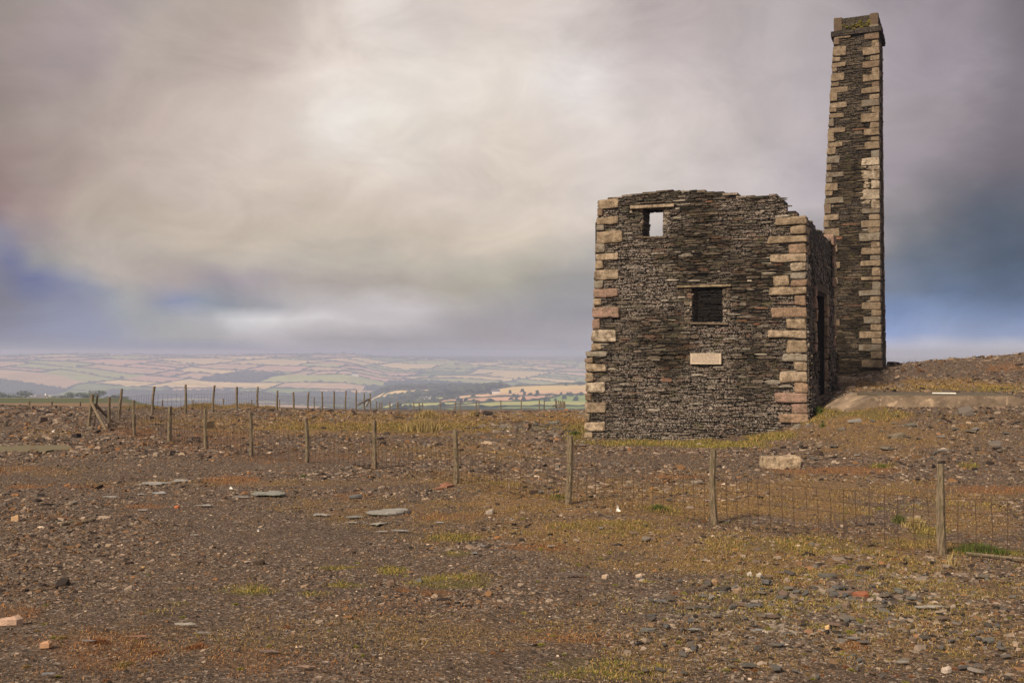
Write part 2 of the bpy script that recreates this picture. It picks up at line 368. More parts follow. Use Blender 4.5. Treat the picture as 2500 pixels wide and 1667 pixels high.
_K = _phi(((_P[:, None] - _P[None]) ** 2).sum(-1)) + np.eye(len(_P)) * .0015
_Q = np.hstack([np.ones((len(_P), 1)), _P])
_A = np.block([[_K, _Q], [_Q.T, np.zeros((3, 3))]])
_w = np.linalg.solve(_A, np.concatenate([ctl[:, 2], np.zeros(3)]))
def rbf(x, y):
    x = np.clip(x, -28, 28) / SC; y = np.clip(y, -8, 82) / SC
    o = _w[-3] + _w[-2] * x + _w[-1] * y
    for i in range(len(_P)):
        o = o + _w[i] * _phi((x - _P[i, 0]) ** 2 + (y - _P[i, 1]) ** 2)
    return o
# depression profiles in 1/F units against the log of the distance, far country
def prof(tab):
    a = np.array(tab, float); return lambda r: np.interp(np.log(np.maximum(r, 1)), np.log(a[:, 0]), a[:, 1])
pL = prof([(50, 127), (90, 138), (200, 142), (280, 127), (330, 121), (420, 117), (700, 114), (820, 135), (1500, 150), (2300, 142), (2700, 130), (3000, 100), (3400, 62), (3900, 32), (4600, 20), (8000, 15), (15000, 8), (45000, 2)])
pC = prof([(50, 134), (90, 139), (150, 142), (400, 160), (1200, 165), (2000, 155), (2600, 138), (2900, 110), (3300, 68), (3800, 34), (4600, 20), (8000, 15), (15000, 8), (45000, 2)])
pRn = prof([(50, 134), (90, 139), (150, 143), (500, 160), (850, 146), (1000, 136), (1900, 0), (2400, 0)])   # below: mixed with the spur top
def Zfar(x, y):
    R = np.hypot(x, y) + 1e-6; az = np.arctan2(x, y); azc = np.clip(az, -.62, .62)
    u = 1250 + F * np.tan(azc)
    kt = np.interp(u, [820, 900, 1000, 1100, 1200, 1300, 1430, 1900], [141, 126, 109, 97, 87, 80, 76, 72])
    lr = np.log(np.maximum(R, 1))
    g = lambda a: np.log(a)
    # spur profile
    kS = np.where(R < 950, np.interp(lr, [g(50), g(90), g(150), g(500), g(800), g(950)], [134, 139, 143, 160, 150, 141]), 0)
    t = sstep(950, 1900, R) * .5 + np.clip((R - 950) / 950, 0, 1) * .5
    kS = np.where((R >= 950) & (R < 1900), 141 + (kt - 141) * t, kS)
    kF = np.interp(lr, [g(1900), g(2100), g(2700), g(3000), g(3600), g(4600), g(5600), g(8000), g(15000), g(45000)], [0, 14, 40, 34, 0, -45, -60, -66, -70, -74])
    kV = np.interp(lr, [g(1900), g(2200), g(2700), g(3100), g(3600), g(4600), g(5600), g(8000), g(15000), g(45000)], [76, 96, 112, 100, 68, 26, 18, 13, 8, 2])
    kS = np.where(R >= 1900, np.where(R < 2200, kt + (kV - kt) * sstep(1900, 2200, R), kV), kS)
    wR = sstep(830, 960, u); wL = 1 - sstep(300, 420, u)
    k = pC(R) * (1 - wL) + pL(R) * wL
    k = k * (1 - wR) + kS * wR
    z = CAMZ - k / F * R * np.cos(azc)
    amp = sstep(900, 2600, R) * 22 * (1 - .75 * sstep(4200, 6500, R))
    z = z + amp * (fbm(x / 900, y / 900, 4, 3) - .5) * 2
    for (uu_, D_, a_, sg_) in ((480, 4300, 34, 800), (760, 4700, 22, 700), (1180, 4600, 34, 700), (930, 4000, -30, 420), (60, 4500, 14, 700), (1500, 5000, 25, 900)):
        z = z + .34 * a_ * np.exp(-((x - (uu_ - 1250) / F * D_) ** 2 + (y - D_) ** 2) / (2 * sg_ ** 2))
    z = z + sstep(4600, 7000, R) * (1 - sstep(11000, 16000, R)) * 28 * np.clip(fbm(x / 3300, y / 3300, 3, 91) * 2 - .75, 0, 1)
    z = z + sstep(2000, 3000, R) * (1 - sstep(4500, 6500, R)) * 26 * (vnoise(x / 520 + y / 1600, y / 2400, 7) - .5)
    return z
MOUNDS = [(345, 1000, 43, .22, 1.1), (478, 1003, 46, .20, 1.0), (515, 1003, 47, .16, .9), (600, 1000, 49, .20, 1.0), (655, 1000, 54, .18, 1.0), (560, 1003, 50, .15, 1.2)]
MOUNDS = [(*at(u, v, D)[:2], h, w) for (u, v, D, h, w) in MOUNDS]
def Zg(x, y, fine=True):
    x = np.asarray(x, float); y = np.asarray(y, float)
    R = np.hypot(x, y)
    zr = rbf(x, y); zf = Zfar(x, y)
    w = sstep(58, 88, R); z = zr * (1 - w) + zf * w
    z = z + (fbm(x / 3.1, y / 3.1, 3, 11) - .5) * .12 * sstep(6, 20, R) + (fbm(x / 9, y / 9, 3, 17) - .5) * .14 * sstep(36, 70, R)
    uu = 1250 + F * x / np.maximum(y, 1); px_ = np.interp(uu, [0, 200, 400, 600, 800, 905, 1500, 1700], [10, 11, 7, 5, 3, 6, 6, 0])
    z = z - np.where(y > 30, px_ / F * y * sstep(38, 54, y) * (1 - sstep(78, 100, R)), 0)
    for (mx_, my_, h, wd) in MOUNDS:
        z = z + h * np.exp(-((x - mx_) ** 2 + (y - my_) ** 2) / (2 * (wd * .6) ** 2))
    if fine:
        z = z + (fbm(x / .5, y / .5, 4, 5) - .5) * .075 + (fbm(x / .11, y / .11, 2, 8) - .5) * .02
    return z
def zg(x, y): return float(Zg(np.array([x]), np.array([y]))[0])
def hit(u, v, dmax=80):
    d = ray(u, v); Y = np.linspace(3, dmax, 1600); X = d[0] / d[1] * Y; Zr = CAMZ + d[2] / d[1] * Y
    g = Zg(X, Y, False); b = np.nonzero(Zr < g)[0]
    i = b[0] if len(b) else len(Y) - 1
    return float(X[i]), float(Y[i]), float(g[i])

# ground cover: patches seen on the real ground, (u, v, ru, rv, strength)
RUST = [(75, 1188, 60, 6, 1), (215, 1188, 70, 5, .8), (560, 1170, 60, 9, 1), (345, 1237, 45, 5, .8), (150, 1264, 70, 8, .7), (1290, 1336, 90, 9, 1.1), (985, 1440, 20, 5, 1), (1057, 1446, 42, 6, 1.1),
        (1657, 1165, 90, 5, 1), (2065, 1150, 170, 8, 1), (2420, 1193, 130, 10, 1), (250, 1585, 190, 45, .6), (60, 1500, 60, 20, .6), (1000, 1480, 300, 12, .35), (500, 1080, 160, 30, .5), (320, 1055, 60, 14, .7),
        (700, 1120, 200, 14, .45), (1400, 1560, 80, 12, .6), (2080, 1570, 30, 12, .9), (620, 1620, 160, 30, .45), (860, 1210, 50, 8, .8), (1950, 1430, 60, 7, .7), (1100, 1260, 120, 9, .6), (0, 1150, 120, 12, .6), (230, 1090, 120, 8, .4),
        (1380, 1030, 60, 8, .5), (2250, 905, 40, 6, .3), (2450, 900, 60, 12, .7)]
GREEN = [(1980, 1335, 260, 26, .6), (1500, 1285, 220, 18, .5), (2100, 1012, 150, 14, .75), (1000, 1044, 320, 9, .6), (2020, 1460, 380, 60, .42), (2280, 1240, 140, 14, .4), (1180, 1180, 70, 6, .4), (1115, 1312, 62, 9, 1.2), (1125, 1350, 36, 7, 1), (828, 1385, 52, 6, .9), (956, 1390, 38, 8, 1.1), (1095, 1420, 95, 15, .9), (848, 1428, 50, 8, .9), (610, 1443, 62, 12, .8),
         (1560, 1082, 130, 7, 1), (1740, 1084, 120, 9, 1.1), (1870, 1066, 70, 9, 1.1), (1405, 1055, 26, 20, 1.2), (1990, 1010, 40, 26, .9), (2080, 1006, 60, 6, .9), (1610, 1244, 48, 12, 1), (1360, 1216, 30, 6, 1),
         (2400, 1348, 100, 13, 1.1), (2270, 1300, 40, 14, .9), (2155, 1137, 26, 5, 1.1), (2368, 1137, 28, 6, .9), (1440, 1625, 130, 26, .55), (2060, 1385, 30, 6, .9), (2120, 1400, 24, 6, .9), (2000, 1530, 60, 8, .7),
         (1890, 1490, 60, 18, .6), (2330, 1600, 60, 12, .5), (1580, 1420, 30, 5, .8), (1900, 1440, 120, 10, .4), (1020, 1050, 70, 6, .8), (1300, 1042, 60, 6, .6), (760, 1450, 40, 8, .6), (400, 1500, 60, 10, .5), (2380, 950, 150, 8, .5),
         (2080, 1390, 200, 25, .4), (420, 1470, 30, 6, .5)]
TAN = [(1500, 1235, 600, 45, .66), (1950, 1360, 500, 50, .66), (2200, 1500, 400, 110, .38), (1150, 1030, 500, 24, .8), (2150, 1060, 330, 45, .45), (1150, 1100, 260, 22, .45), (1150, 1550, 500, 50, .3), (950, 1040, 450, 22, .75), (520, 1030, 200, 14, .5), (1300, 1015, 200, 10, .7), (1450, 1290, 420, 55, .6), (2100, 1022, 150, 26, .75), (1900, 1200, 500, 40, .55), (1950, 1330, 300, 40, .5), (2350, 1250, 160, 60, .5),
       (1150, 1170, 200, 18, .55), (1240, 1200, 90, 30, .5), (2100, 940, 90, 14, .6), (2340, 940, 170, 14, .65), (500, 990, 90, 9, 1.3), (345, 988, 50, 8, 1.2), (600, 992, 60, 7, 1.2), (100, 1060, 70, 8, .6), (90, 1150, 120, 12, .35),
       (700, 1180, 500, 8, .4), (1700, 1580, 300, 60, .3), (700, 1560, 500, 50, .25), (1650, 1060, 200, 10, .3)]
def cover(x, y, z):
    u, v = project(x, y, z)
    wob = (fbm(x * 1.3, y * 1.3, 4, 21) - .5) * 1.5
    front = y > 2
    out = []
    for tab in (RUST, GREEN, TAN):
        c = np.zeros_like(u)
        for (cu, cv, ru, rv, s) in tab:
            d = np.sqrt(((u - cu) / ru) ** 2 + ((v - cv) / rv) ** 2) + wob
            c = np.maximum(c, s * np.clip(1.5 - d, 0, 1))
        out.append(np.where(front, np.clip(c, 0, 1), 0))
    far = sstep(90, 200, np.hypot(x, y))
    out[2] = np.maximum(out[2], far * .9)
    return np.stack(out, -1)

# ------------------------------------------------------------------ ground sheet
def build_ground():
    az = np.concatenate([np.linspace(-180, -38, 50)[:-1], np.linspace(-38, 38, 560), np.linspace(38, 180, 50)[1:]])[:-1]
    az = np.radians(az); rr = np.concatenate([[.02], np.geomspace(.6, 4.3, 30)[:-1], np.geomspace(4.3, 130, 620), np.geomspace(136, 760, 40)])
    A, Rr = np.meshgrid(az, rr); x = Rr * np.sin(A); y = Rr * np.cos(A); z = Zg(x, y)
    nr_, na = A.shape; V = np.stack([x.ravel(), y.ravel(), z.ravel()], -1)
    i = np.arange(nr_ - 1)[:, None] * na; j = np.arange(na)[None]; jn = (j + 1) % na
    q = np.stack([i + j, i + jn, i + na + jn, i + na + j], -1).reshape(-1, 4)[:, ::-1]
    cov = cover(V[:, 0], V[:, 1], V[:, 2])
    me = mesh_np('ground', V, np.full(len(q), 4), q.ravel(), None, True, {'cover': cov})
    link('ground', me, M_GROUND, kind='structure')
build_ground()

# ------------------------------------------------------------------ far country
def in_any(u, v, L):
    for (cu, cv, ru, rv) in L:
        if ((u - cu) / ru) ** 2 + ((v - cv) / rv) ** 2 < 1: return True
    return False
WOODS = [(40, 948, 75, 12), (150, 925, 40, 5), (20, 905, 22, 6), (330, 978, 60, 6), (440, 987, 120, 5), (250, 955, 30, 5), (60, 967, 50, 6), (600, 922, 50, 9), (1060, 948, 75, 15), (960, 968, 60, 11), (1122, 942, 22, 6), (1175, 938, 34, 6),
         (980, 915, 24, 4), (700, 975, 120, 6), (820, 965, 60, 6), (380, 960, 30, 8), (590, 975, 60, 5), (1010, 930, 50, 7)]
def build_hills():
    r = random.Random(4)
    cell = 15.0; NX, NY = 620, 420            # cells over the plan, turned a little
    leaf = np.zeros((NY, NX), int); leaves = []
    def split(x0, y0, x1, y1, d=0):
        w, h = x1 - x0, y1 - y0
        if (w <= 24 and h <= 17 and r.random() < .7) or w * h < 110 or d > 14:
            leaf[y0:y1, x0:x1] = len(leaves); leaves.append((x0, y0, x1, y1)); return
        if w / 1.5 > h * r.uniform(.8, 1.25):
            c = int(x0 + w * r.uniform(.35, .65)); split(x0, y0, c, y1, d + 1); split(c, y0, x1, y1, d + 1)
        else:
            c = int(y0 + h * r.uniform(.35, .65)); split(x0, y0, x1, c, d + 1); split(x0, c, x1, y1, d + 1)
    split(0, 0, NX, NY)
    rot = R_(-16)
    def plan(a, b):
        a = np.asarray(a, float); b = np.asarray(b, float)
        x0 = (a - NX / 2) * cell; y0 = b * cell
        x = x0 * math.cos(rot) - y0 * math.sin(rot) - 900; y = x0 * math.sin(rot) + y0 * math.cos(rot) + 150
        x1 = x + (fbm(x / 700, y / 700, 3, 31) - .5) * 420; y1 = y + (fbm(x / 700, y / 700, 3, 41) - .5) * 420
        return x1, y1
    a, b = np.meshgrid(np.arange(NX + 1), np.arange(NY + 1)); x, y = plan(a, b); z = Zfar(x, y)
    R = np.hypot(x, y); z = z + 1.0 - 12 * (1 - sstep(250, 330, R)) 
    V = np.stack([x.ravel(), y.ravel(), z.ravel()], -1)
    i = np.arange(NY)[:, None] * (NX + 1); j = np.arange(NX)[None]
    q = np.stack([i + j, i + j + 1, i + NX + 2 + j, i + NX + 1 + j], -1).reshape(-1, 4)
    cols = []; wood = []
    for k, (x0, y0, x1, y1) in enumerate(leaves):
        cx, cy = plan((x0 + x1) / 2, (y0 + y1) / 2); cz = Zfar(cx, cy); u, v = project(cx, cy, cz); u = float(u); v = float(v)
        R = math.hypot(cx, cy)
        isw = in_any(u, v, WOODS) and R > 900
        t = r.random()
        pink = (.45, .275, .18); straw = (.56, .42, .19); tan = (.46, .31, .18); green = (.16, .21, .055); lg = (.30, .31, .10); ol = (.20, .19, .08)
        if R < 950 and u > 185: c = (.07, .08, .035)
        elif R < 950: c = (.36, .28, .165) if t < .5 else (.33, .25, .16)
        elif R < 2100 and u > 850: c = straw if t < .35 else lg if t < .62 else green if t < .78 else tan if t < .93 else pink
        elif v > 950: c = green if t < .4 else lg if t < .65 else ol if t < .75 else tan
        elif u < 620: c = pink if t < .36 else tan if t < .62 else lg if t < .82 else straw
        elif u < 950: c = tan if t < .22 else pink if t < .36 else straw if t < .6 else lg if t < .92 else green
        else: c = lg if t < .42 else green if t < .6 else straw if t < .8 else tan
        if R > 4900: c = (.24, .21, .13) if t < .5 else lg if t < .7 else (.3, .22, .14)
        f = r.uniform(1.05, 1.4); c = tuple(ch * f for ch in c)
        if isw: c = (.03, .04, .022)
        cols.append(c); wood.append(isw)
    me = mesh_np('hills', V, np.full(len(q), 4), q.ravel(), np.array(cols)[leaf.ravel()], True)
    link('hills', me, M_FIELD, kind='structure')
    # hedgerows along every field boundary
    V = []; I = []; K = []; n = 0
    def hedge(a0, b0, a1, b1):
        nonlocal n
        L = max(abs(a1 - a0), abs(b1 - b0)); m = max(2, int(L * 1.6))
        aa = np.linspace(a0, a1, m); bb = np.linspace(b0, b1, m); x, y = plan(aa, bb)
        R = np.hypot(x, y); u, v = project(x, y, Zfar(x, y))
        if R.min() < 800 or not ((u > -300) & (u < 2300)).any(): return
        z = Zfar(x, y) + .5
        h = (1.8 + R / 1500) * nr.uniform(.5, 1.35, m); h = np.where(nr.random(m) < .1, h * 1.8, h); h = np.where(nr.random(m) < .06, .4, h)
        dx = np.gradient(x); dy = np.gradient(y); l = np.hypot(dx, dy) + 1e-6; px, py = -dy / l * 2.6, dx / l * 2.6
        P = np.stack([np.stack([x - px, y - py, z - 4], -1), np.stack([x - px * .8, y - py * .8, z + h], -1), np.stack([x + px * .8, y + py * .8, z + h], -1), np.stack([x + px, y + py, z - 4], -1)], 1)
        V.append(P.reshape(-1, 3))
        for s in range(m - 1):
            for e in range(3): I.extend([n + s * 4 + e, n + s * 4 + 4 + e, n + s * 4 + 5 + e, n + s * 4 + 1 + e]); K.append((.045, .055, .03) if (s + e) % 3 else (.06, .07, .03))
        n += m * 4
    for (x0, y0, x1, y1) in leaves:
        if r.random() < .88: hedge(x0, y0, x1, y0)
        if r.random() < .82: hedge(x0, y0, x0, y1)
    me = mesh_np('hedgerows', np.concatenate(V), np.full(len(K), 4), I, np.array(K))
    link('hedgerows', me, M_LEAF, kind='stuff', label='dark hedgerows dividing the far patchwork fields', category='hedgerow')
    # woods: small clumpy crowns
    V = []; I = []; K = []; n = 0
    def crown(x, y, z, s, h):
        nonlocal n
        k = 6; ring = []
        pts = [(x, y, z - 3)]
        for lev, rad in ((.25, 1.0), (.7, .75)):
            for q_ in range(k):
                an = q_ * 2 * math.pi / k + lev * 3; rr = s * rad * r.uniform(.7, 1.25)
                pts.append((x + rr * math.cos(an), y + rr * math.sin(an), z + h * lev * r.uniform(.85, 1.15)))
        pts.append((x + r.uniform(-1, 1), y + r.uniform(-1, 1), z + h))
        V.append(np.array(pts)); c = r.choice([(.03, .045, .02), (.045, .06, .025), (.055, .065, .03), (.022, .034, .022)])
        for q_ in range(k):
            a, b2 = 1 + q_, 1 + (q_ + 1) % k
            for t in ((0, b2, a), (a, b2, b2 + k), (a, b2 + k, a + k), (a + k, b2 + k, 13)): I.extend([n + t[0], n + t[1], n + t[2]]); K.append(c)
        n += 14
    for k, (x0, y0, x1, y1) in enumerate(leaves):
        if not wood[k]: continue
        for aa in np.arange(x0 - .3, x1 + .3, .62):
            for bb in np.arange(y0 - .3, y1 + .3, .62):
                xx, yy = plan(aa + r.uniform(-.3, .3), bb + r.uniform(-.3, .3)); zz = float(Zfar(xx, yy)); crown(float(xx), float(yy), zz, r.uniform(6, 10), r.uniform(8, 14))
    # belts of trees along the two conifer plantations and the valley
    for (u, v, D, w_) in ((1122, 951, 1850, 46), (1178, 946, 1880, 84)):
        for q_ in range(120):
            uu = u + r.uniform(-.5, .5) * w_; dd = D + r.uniform(-40, 40); x = (uu - 1250) / F * dd; z = float(Zfar(np.array(x), np.array(dd))); crown(x, dd, z, 3.2, r.uniform(9, 13))
    # clumps and single trees along the hedges of the near spur
    for q_ in range(260):
        uu = r.uniform(870, 1440); dd = r.uniform(1000, 1850)
        x = (uu - 1250) / F * dd; 
        if fbm(np.array(x / 120), np.array(dd / 120), 2, 77) < .60: continue
        z = float(Zfar(np.array(x), np.array(dd))); crown(x, dd, z, r.uniform(2.5, 5), r.uniform(4, 8))
    me = mesh_np('woodland', np.concatenate(V), np.full(len(K), 3), I, np.array(K))
    link('woodland', me, M_LEAF, kind='stuff', label='dark far-off woods filling the valley below the fields', category='woodland')
    # moorland rings to the horizon
    az = np.radians(np.linspace(0, 360, 121)[:-1]); rr = np.geomspace(700, 44000, 60)
    A, Rr = np.meshgrid(az, rr); x = Rr * np.sin(A); y = Rr * np.cos(A); z = Zfar(x, y) - 9
    na = 120; i = np.arange(59)[:, None] * na; j = np.arange(na)[None]; jn = (j + 1) % na
    q = np.stack([i + j, i + jn, i + na + jn, i + na + j], -1).reshape(-1, 4)[:, ::-1]
    me = mesh_np('moorland', np.stack([x.ravel(), y.ravel(), z.ravel()], -1), np.full(len(q), 4), q.ravel(), np.full((len(q), 3), (.22, .19, .12)), True)
    link('moorland', me, M_FIELD, kind='structure')
build_hills()

# ------------------------------------------------------------------ farmhouses
def farmhouse(u, D, w, label, rz=0, v=None):
    x = (u - 1250) / F * D; z = float(Zfar(np.array(x), np.array(float(D)))) - .3
    if v is not None:
        z = CAMZ - (v - 861) / F * D
    t = thing('farmhouse', label, 'house', (x, D, z), rz, 'white houses in the valley')
    h, d = w * .38, w * .55
    a = Acc(); V = [(-w/2, -d/2, -3), (w/2, -d/2, -3), (w/2, d/2, -3), (-w/2, d/2, -3), (-w/2, -d/2, h), (w/2, -d/2, h), (w/2, d/2, h), (-w/2, d/2, h), (-w/2, 0, h + w*.24), (w/2, 0, h + w*.24)]
    a.add(V, [(0, 1, 5, 4), (1, 2, 6, 9, 5), (2, 3, 7, 6), (3, 0, 4, 8, 7), (4, 5, 9, 8), (6, 7, 8, 9)], (.7, .68, .64)); link('wall', a.mesh('wall'), M_RENDERW, t)
    a = Acc(); e = .35; rw = w / 2 + e; s = (w * .24) / (d / 2)
    for sg in (-1, 1):
        y0, z0 = sg * (d / 2 + e), h - e * s; V = [(-rw, y0, z0 + .05), (rw, y0, z0 + .05), (rw, 0, h + w*.24 + .05), (-rw, 0, h + w*.24 + .05)]
        V += [(p[0], p[1], p[2] + .25) for p in V]; a.add(V, BOXF, (.11, .11, .12))
    link('roof', a.mesh('roof'), M_ROOF, t)
    a = Acc(); cx = w * .4; V = [(cx - .4, -.4, h + w*.15), (cx + .4, -.4, h + w*.15), (cx + .4, .4, h + w*.15), (cx - .4, .4, h + w*.15)]; V += [(p[0], p[1], h + w*.24 + 1) for p in V]
    a.add(V, BOXF, (.6, .6, .6)); link('chimney', a.mesh('chimney'), M_RENDERW, t)
    for k in range(3):
        a = Acc(); cx = (-.3 + .3 * k) * w; V = [(cx - .5, -d/2 - .05, h*.4), (cx + .5, -d/2 - .05, h*.4), (cx + .5, -d/2 - .02, h*.4), (cx - .5, -d/2 - .02, h*.4)]; V += [(p[0], p[1], h*.4 + 1.3) for p in V]
        a.add(V, BOXF, (.1, .1, .12)); link('window', a.mesh('window'), M_ROOF, t)
for (u, D, w, lab, rz) in [(84, 660, 5.5, 'leftmost white cottage behind the row of trees beyond the bare ground', .3), (103, 655, 7, 'long white cottage with grey roof beside the leftmost one, among trees', -.2), (236, 2150, 14, 'white house in the valley seen through the fence just right of its braced corner', .9),
                           (604, 2250, 14, 'white house in the valley seen through the rear fence mesh midway along it', 1.1), (867, 3330, 22, 'white farmhouse among pink and straw fields on the far hillside', .1), (966, 3250, 18, 'white farmhouse above the wooded side valley', .5),
                           (1034, 1560, 11, 'leftmost white house of the hamlet on the sunlit spur', .3), (1047, 1600, 9, 'white house with grey roof just right of the leftmost in the spur hamlet', -.4), (963, 1350, 9, 'white cottage at the foot of the sunlit spur beside the trees', .2), (1210, 1620, 13, 'pale farm standing by a hedge halfway along the spur', .15)]:
    farmhouse(u, D, w, lab, rz)

# ------------------------------------------------------------------ trees at left beyond the bare ground
def tree_mesh(seed, h, w):
    r = random.Random(seed); a = Acc(); n = 700
    lobes = [(r.uniform(-.3, .3) * w, r.uniform(-.3, .3) * w, h * r.uniform(.4, .8), r.uniform(.2, .38) * w) for _ in range(8)]
    for _ in range(n):
        lx, ly, lz, lr = r.choice(lobes); th = r.uniform(0, 2 * math.pi); ph = math.acos(r.uniform(-1, 1)); rr = lr * r.uniform(.6, 1.1)
        p = np.array([lx + rr * math.sin(ph) * math.cos(th), ly + rr * math.sin(ph) * math.sin(th), lz + rr * .9 * math.cos(ph)])
        s = r.uniform(.2, .42); d1 = np.array([r.gauss(0, 1) for _ in range(3)]); d1 /= np.linalg.norm(d1); d2 = np.cross(d1, [r.gauss(0, 1) for _ in range(3)]); d2 /= np.linalg.norm(d2) + 1e-6
        c = r.choice([(.05, .075, .025), (.075, .10, .03), (.035, .055, .02), (.10, .115, .04)])
        a.add([p - d1 * s, p + d2 * s * .6, p + d1 * s, p - d2 * s * .6], [(0, 1, 2, 3)], c)
    c = a.mesh('crown')
    a = Acc(); tube(a, [(0, 0, -1), (.05, 0, h * .3), (.1, .05, h * .65)], [.22, .16, .07], 6, (.06, .05, .04))
    for k in range(4):
        an = k * 1.6; tube(a, [(.05, 0, h * .3), (math.cos(an) * w * .2, math.sin(an) * w * .2, h * .6)], [.09, .03], 5, (.06, .05, .04))
    return c, a.mesh('trunk')
TM = [tree_mesh(1, 7, 8), tree_mesh(2, 6, 7), tree_mesh(3, 8, 7)]
tspec = [(-12, 660, 0, 1.15), (20, 650, 1, 1.05), (40, 680, 0, .9), (62, 645, 2, .95), (122, 670, 1, .75), (142, 680, 0, .85), (160, 665, 1, .9), (176, 640, 2, .72), (205, 650, 0, .85), (222, 665, 1, .95), (240, 640, 0, .95), (262, 680, 2, .6), (284, 655, 1, .75), (304, 670, 0, .55)]
tlab = ['tree cut by the left edge of the photo beyond the bare ground', 'rounded tree second from the left edge of the tree row', 'low tree between the left edge trees and the tallest one', 'tall pale green tree just left of the white cottages', 'small bush-like tree right of the white cottages',
        'dark round tree behind the middle distant fence post', 'bushy tree just left of the distant post in the tree row', 'small dark tree just right of the middle distant post', 'broad tree between the middle and right distant posts', 'tree standing in front of the valley woods by the right distant post', 'biggest dark tree near the right end of the tree row',
        'small pointed tree behind the corner of the fence', 'low tree close to the braced fence corner', 'last and smallest tree at the right end of the row']
for (u, D, k, s), lab in zip(tspec, tlab):
    x = (u - 1250) / F * D; z = float(Zfar(np.array(x), np.array(float(D)))) - .5
    t = thing('tree', lab, 'tree', (x, D, z), u * .1, 'trees beyond the bare ground at left'); t.scale = (s * 1.5, s * 1.5, s * .95)
    link('crown', TM[k][0], M_LEAF, t); link('trunk', TM[k][1], M_LEAF, t)

# ------------------------------------------------------------------ stone walls
WALLC = [(.055, .040, .027), (.085, .066, .045), (.035, .027, .02), (.10, .082, .058), (.065, .058, .037), (.13, .105, .08), (.08, .05, .033), (.15, .125, .10), (.035, .03, .022), (.024, .02, .016), (.045, .042, .03), (.06, .05, .036)]
def stone_face(acc, pos, nrm, sL, sR, z0, z1, ok, r, hr=(.03, .085), lr_=(.10, .5), prot=.045, tint=1.0, palette=WALLC, pale=.05):
    """lays thin slates in rough courses; pos(s,z)->xyz on the face, nrm outward"""
    nrm = np.array([nrm[0], nrm[1], 0.0]); z = z0
    while z < z1:
        h = r.uniform(*hr) * (1.0 if r.random() < .86 else r.uniform(1.4, 2.3)); s = sL(z) - r.uniform(0, .15); e = sR(z)
        while s < e:
            L = r.uniform(*lr_) * (1 if r.random() < .85 else 1.6); hh = h * r.uniform(.75, 1.25)
            a0, a1 = max(s, sL(z)), min(s + L, e); zc = z + h * .5 + r.uniform(-.012, .012)
            s += L * 1.0 + .004
            if a1 - a0 < .03: continue
            if not ok((a0 + a1) / 2, zc, a0, a1): continue
            d = r.uniform(.0, prot) + (.02 if r.random() < .08 else 0); tl = r.uniform(-.04, .04) * (a1 - a0)
            cs = (a0 + a1) / 2; hl = (a1 - a0) / 2; e1, e2 = r.uniform(.1, .9), r.uniform(.1, .9)
            prof_ = [(-hl, -hh * .5 * e1), (-hl * .6 * r.uniform(.7, 1.2), -hh * .5), (hl * .6 * r.uniform(.7, 1.2), -hh * .5), (hl, -hh * .5 * e2), (hl, hh * .3 * e2), (hl * .55 * r.uniform(.6, 1.2), hh * .5), (-hl * .55 * r.uniform(.6, 1.2), hh * .5), (-hl, hh * .3 * e1)]
            V = []
            for lay in range(2):
                for (ps, pz) in prof_:
                    q = 1 if lay == 0 else .95
                    V.append(pos(cs + ps * (1 if lay == 0 else .985), zc + pz * q + tl * ps / max(hl, .01) * .3) + nrm * (-.03 if lay == 0 else d + r.uniform(-.006, .006)))
            fs = [(k, (k + 1) % 8, 8 + (k + 1) % 8, 8 + k) for k in range(8)] + [tuple(range(8, 16))]
            c = r.choice(palette); f = r.uniform(.5, 1.6) * tint
            if r.random() < pale * .35: c = (.30, .27, .22)
            if r.random() < .012: c = (.17, .09, .055)
            acc.add(V, fs, tuple(ch * f for ch in c))
        z += h + .003
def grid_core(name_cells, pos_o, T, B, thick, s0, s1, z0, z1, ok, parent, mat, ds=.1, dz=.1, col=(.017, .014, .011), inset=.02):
    ns = int(round((s1 - s0) / ds)); nz = int(round((z1 - z0) / dz))
    fill = np.zeros((ns, nz), bool)
    for i in range(ns):
        for j in range(nz): fill[i, j] = ok(s0 + (i + .5) * ds, z0 + (j + .5) * dz)
    a = Acc()
    def P(i, j, b):
        s = s0 + i * ds; z = z0 + j * dz; q = pos_o + T * s + B * (inset if b == 0 else thick - inset); return (q[0], q[1], z)
    for i in range(ns):
        for j in range(nz):
            if not fill[i, j]: continue
            f = [P(i, j, 0), P(i + 1, j, 0), P(i + 1, j + 1, 0), P(i, j + 1, 0), P(i, j, 1), P(i + 1, j, 1), P(i + 1, j + 1, 1), P(i, j + 1, 1)]
            fs = [(0, 1, 2, 3), (4, 7, 6, 5)]
            if i == 0 or not fill[i - 1, j]: fs.append((0, 3, 7, 4))
            if i == ns - 1 or not fill[i + 1, j]: fs.append((1, 5, 6, 2))
            if j == nz - 1 or not fill[i, j + 1]: fs.append((3, 2, 6, 7))
            if j == 0 or not fill[i, j - 1]: fs.append((0, 4, 5, 1))
            a.add(f, fs, col)
    return a
def plane_sz(u, v, O, T):
    """pixel -> (s, z) on the vertical plane through O along T"""
    d = ray(u, v); # O + s T = t d
    A = np.array([[d[0], -T[0]], [d[1], -T[1]]]); t, s = np.linalg.solve(A, O)
    return s, CAMZ + t * d[2]
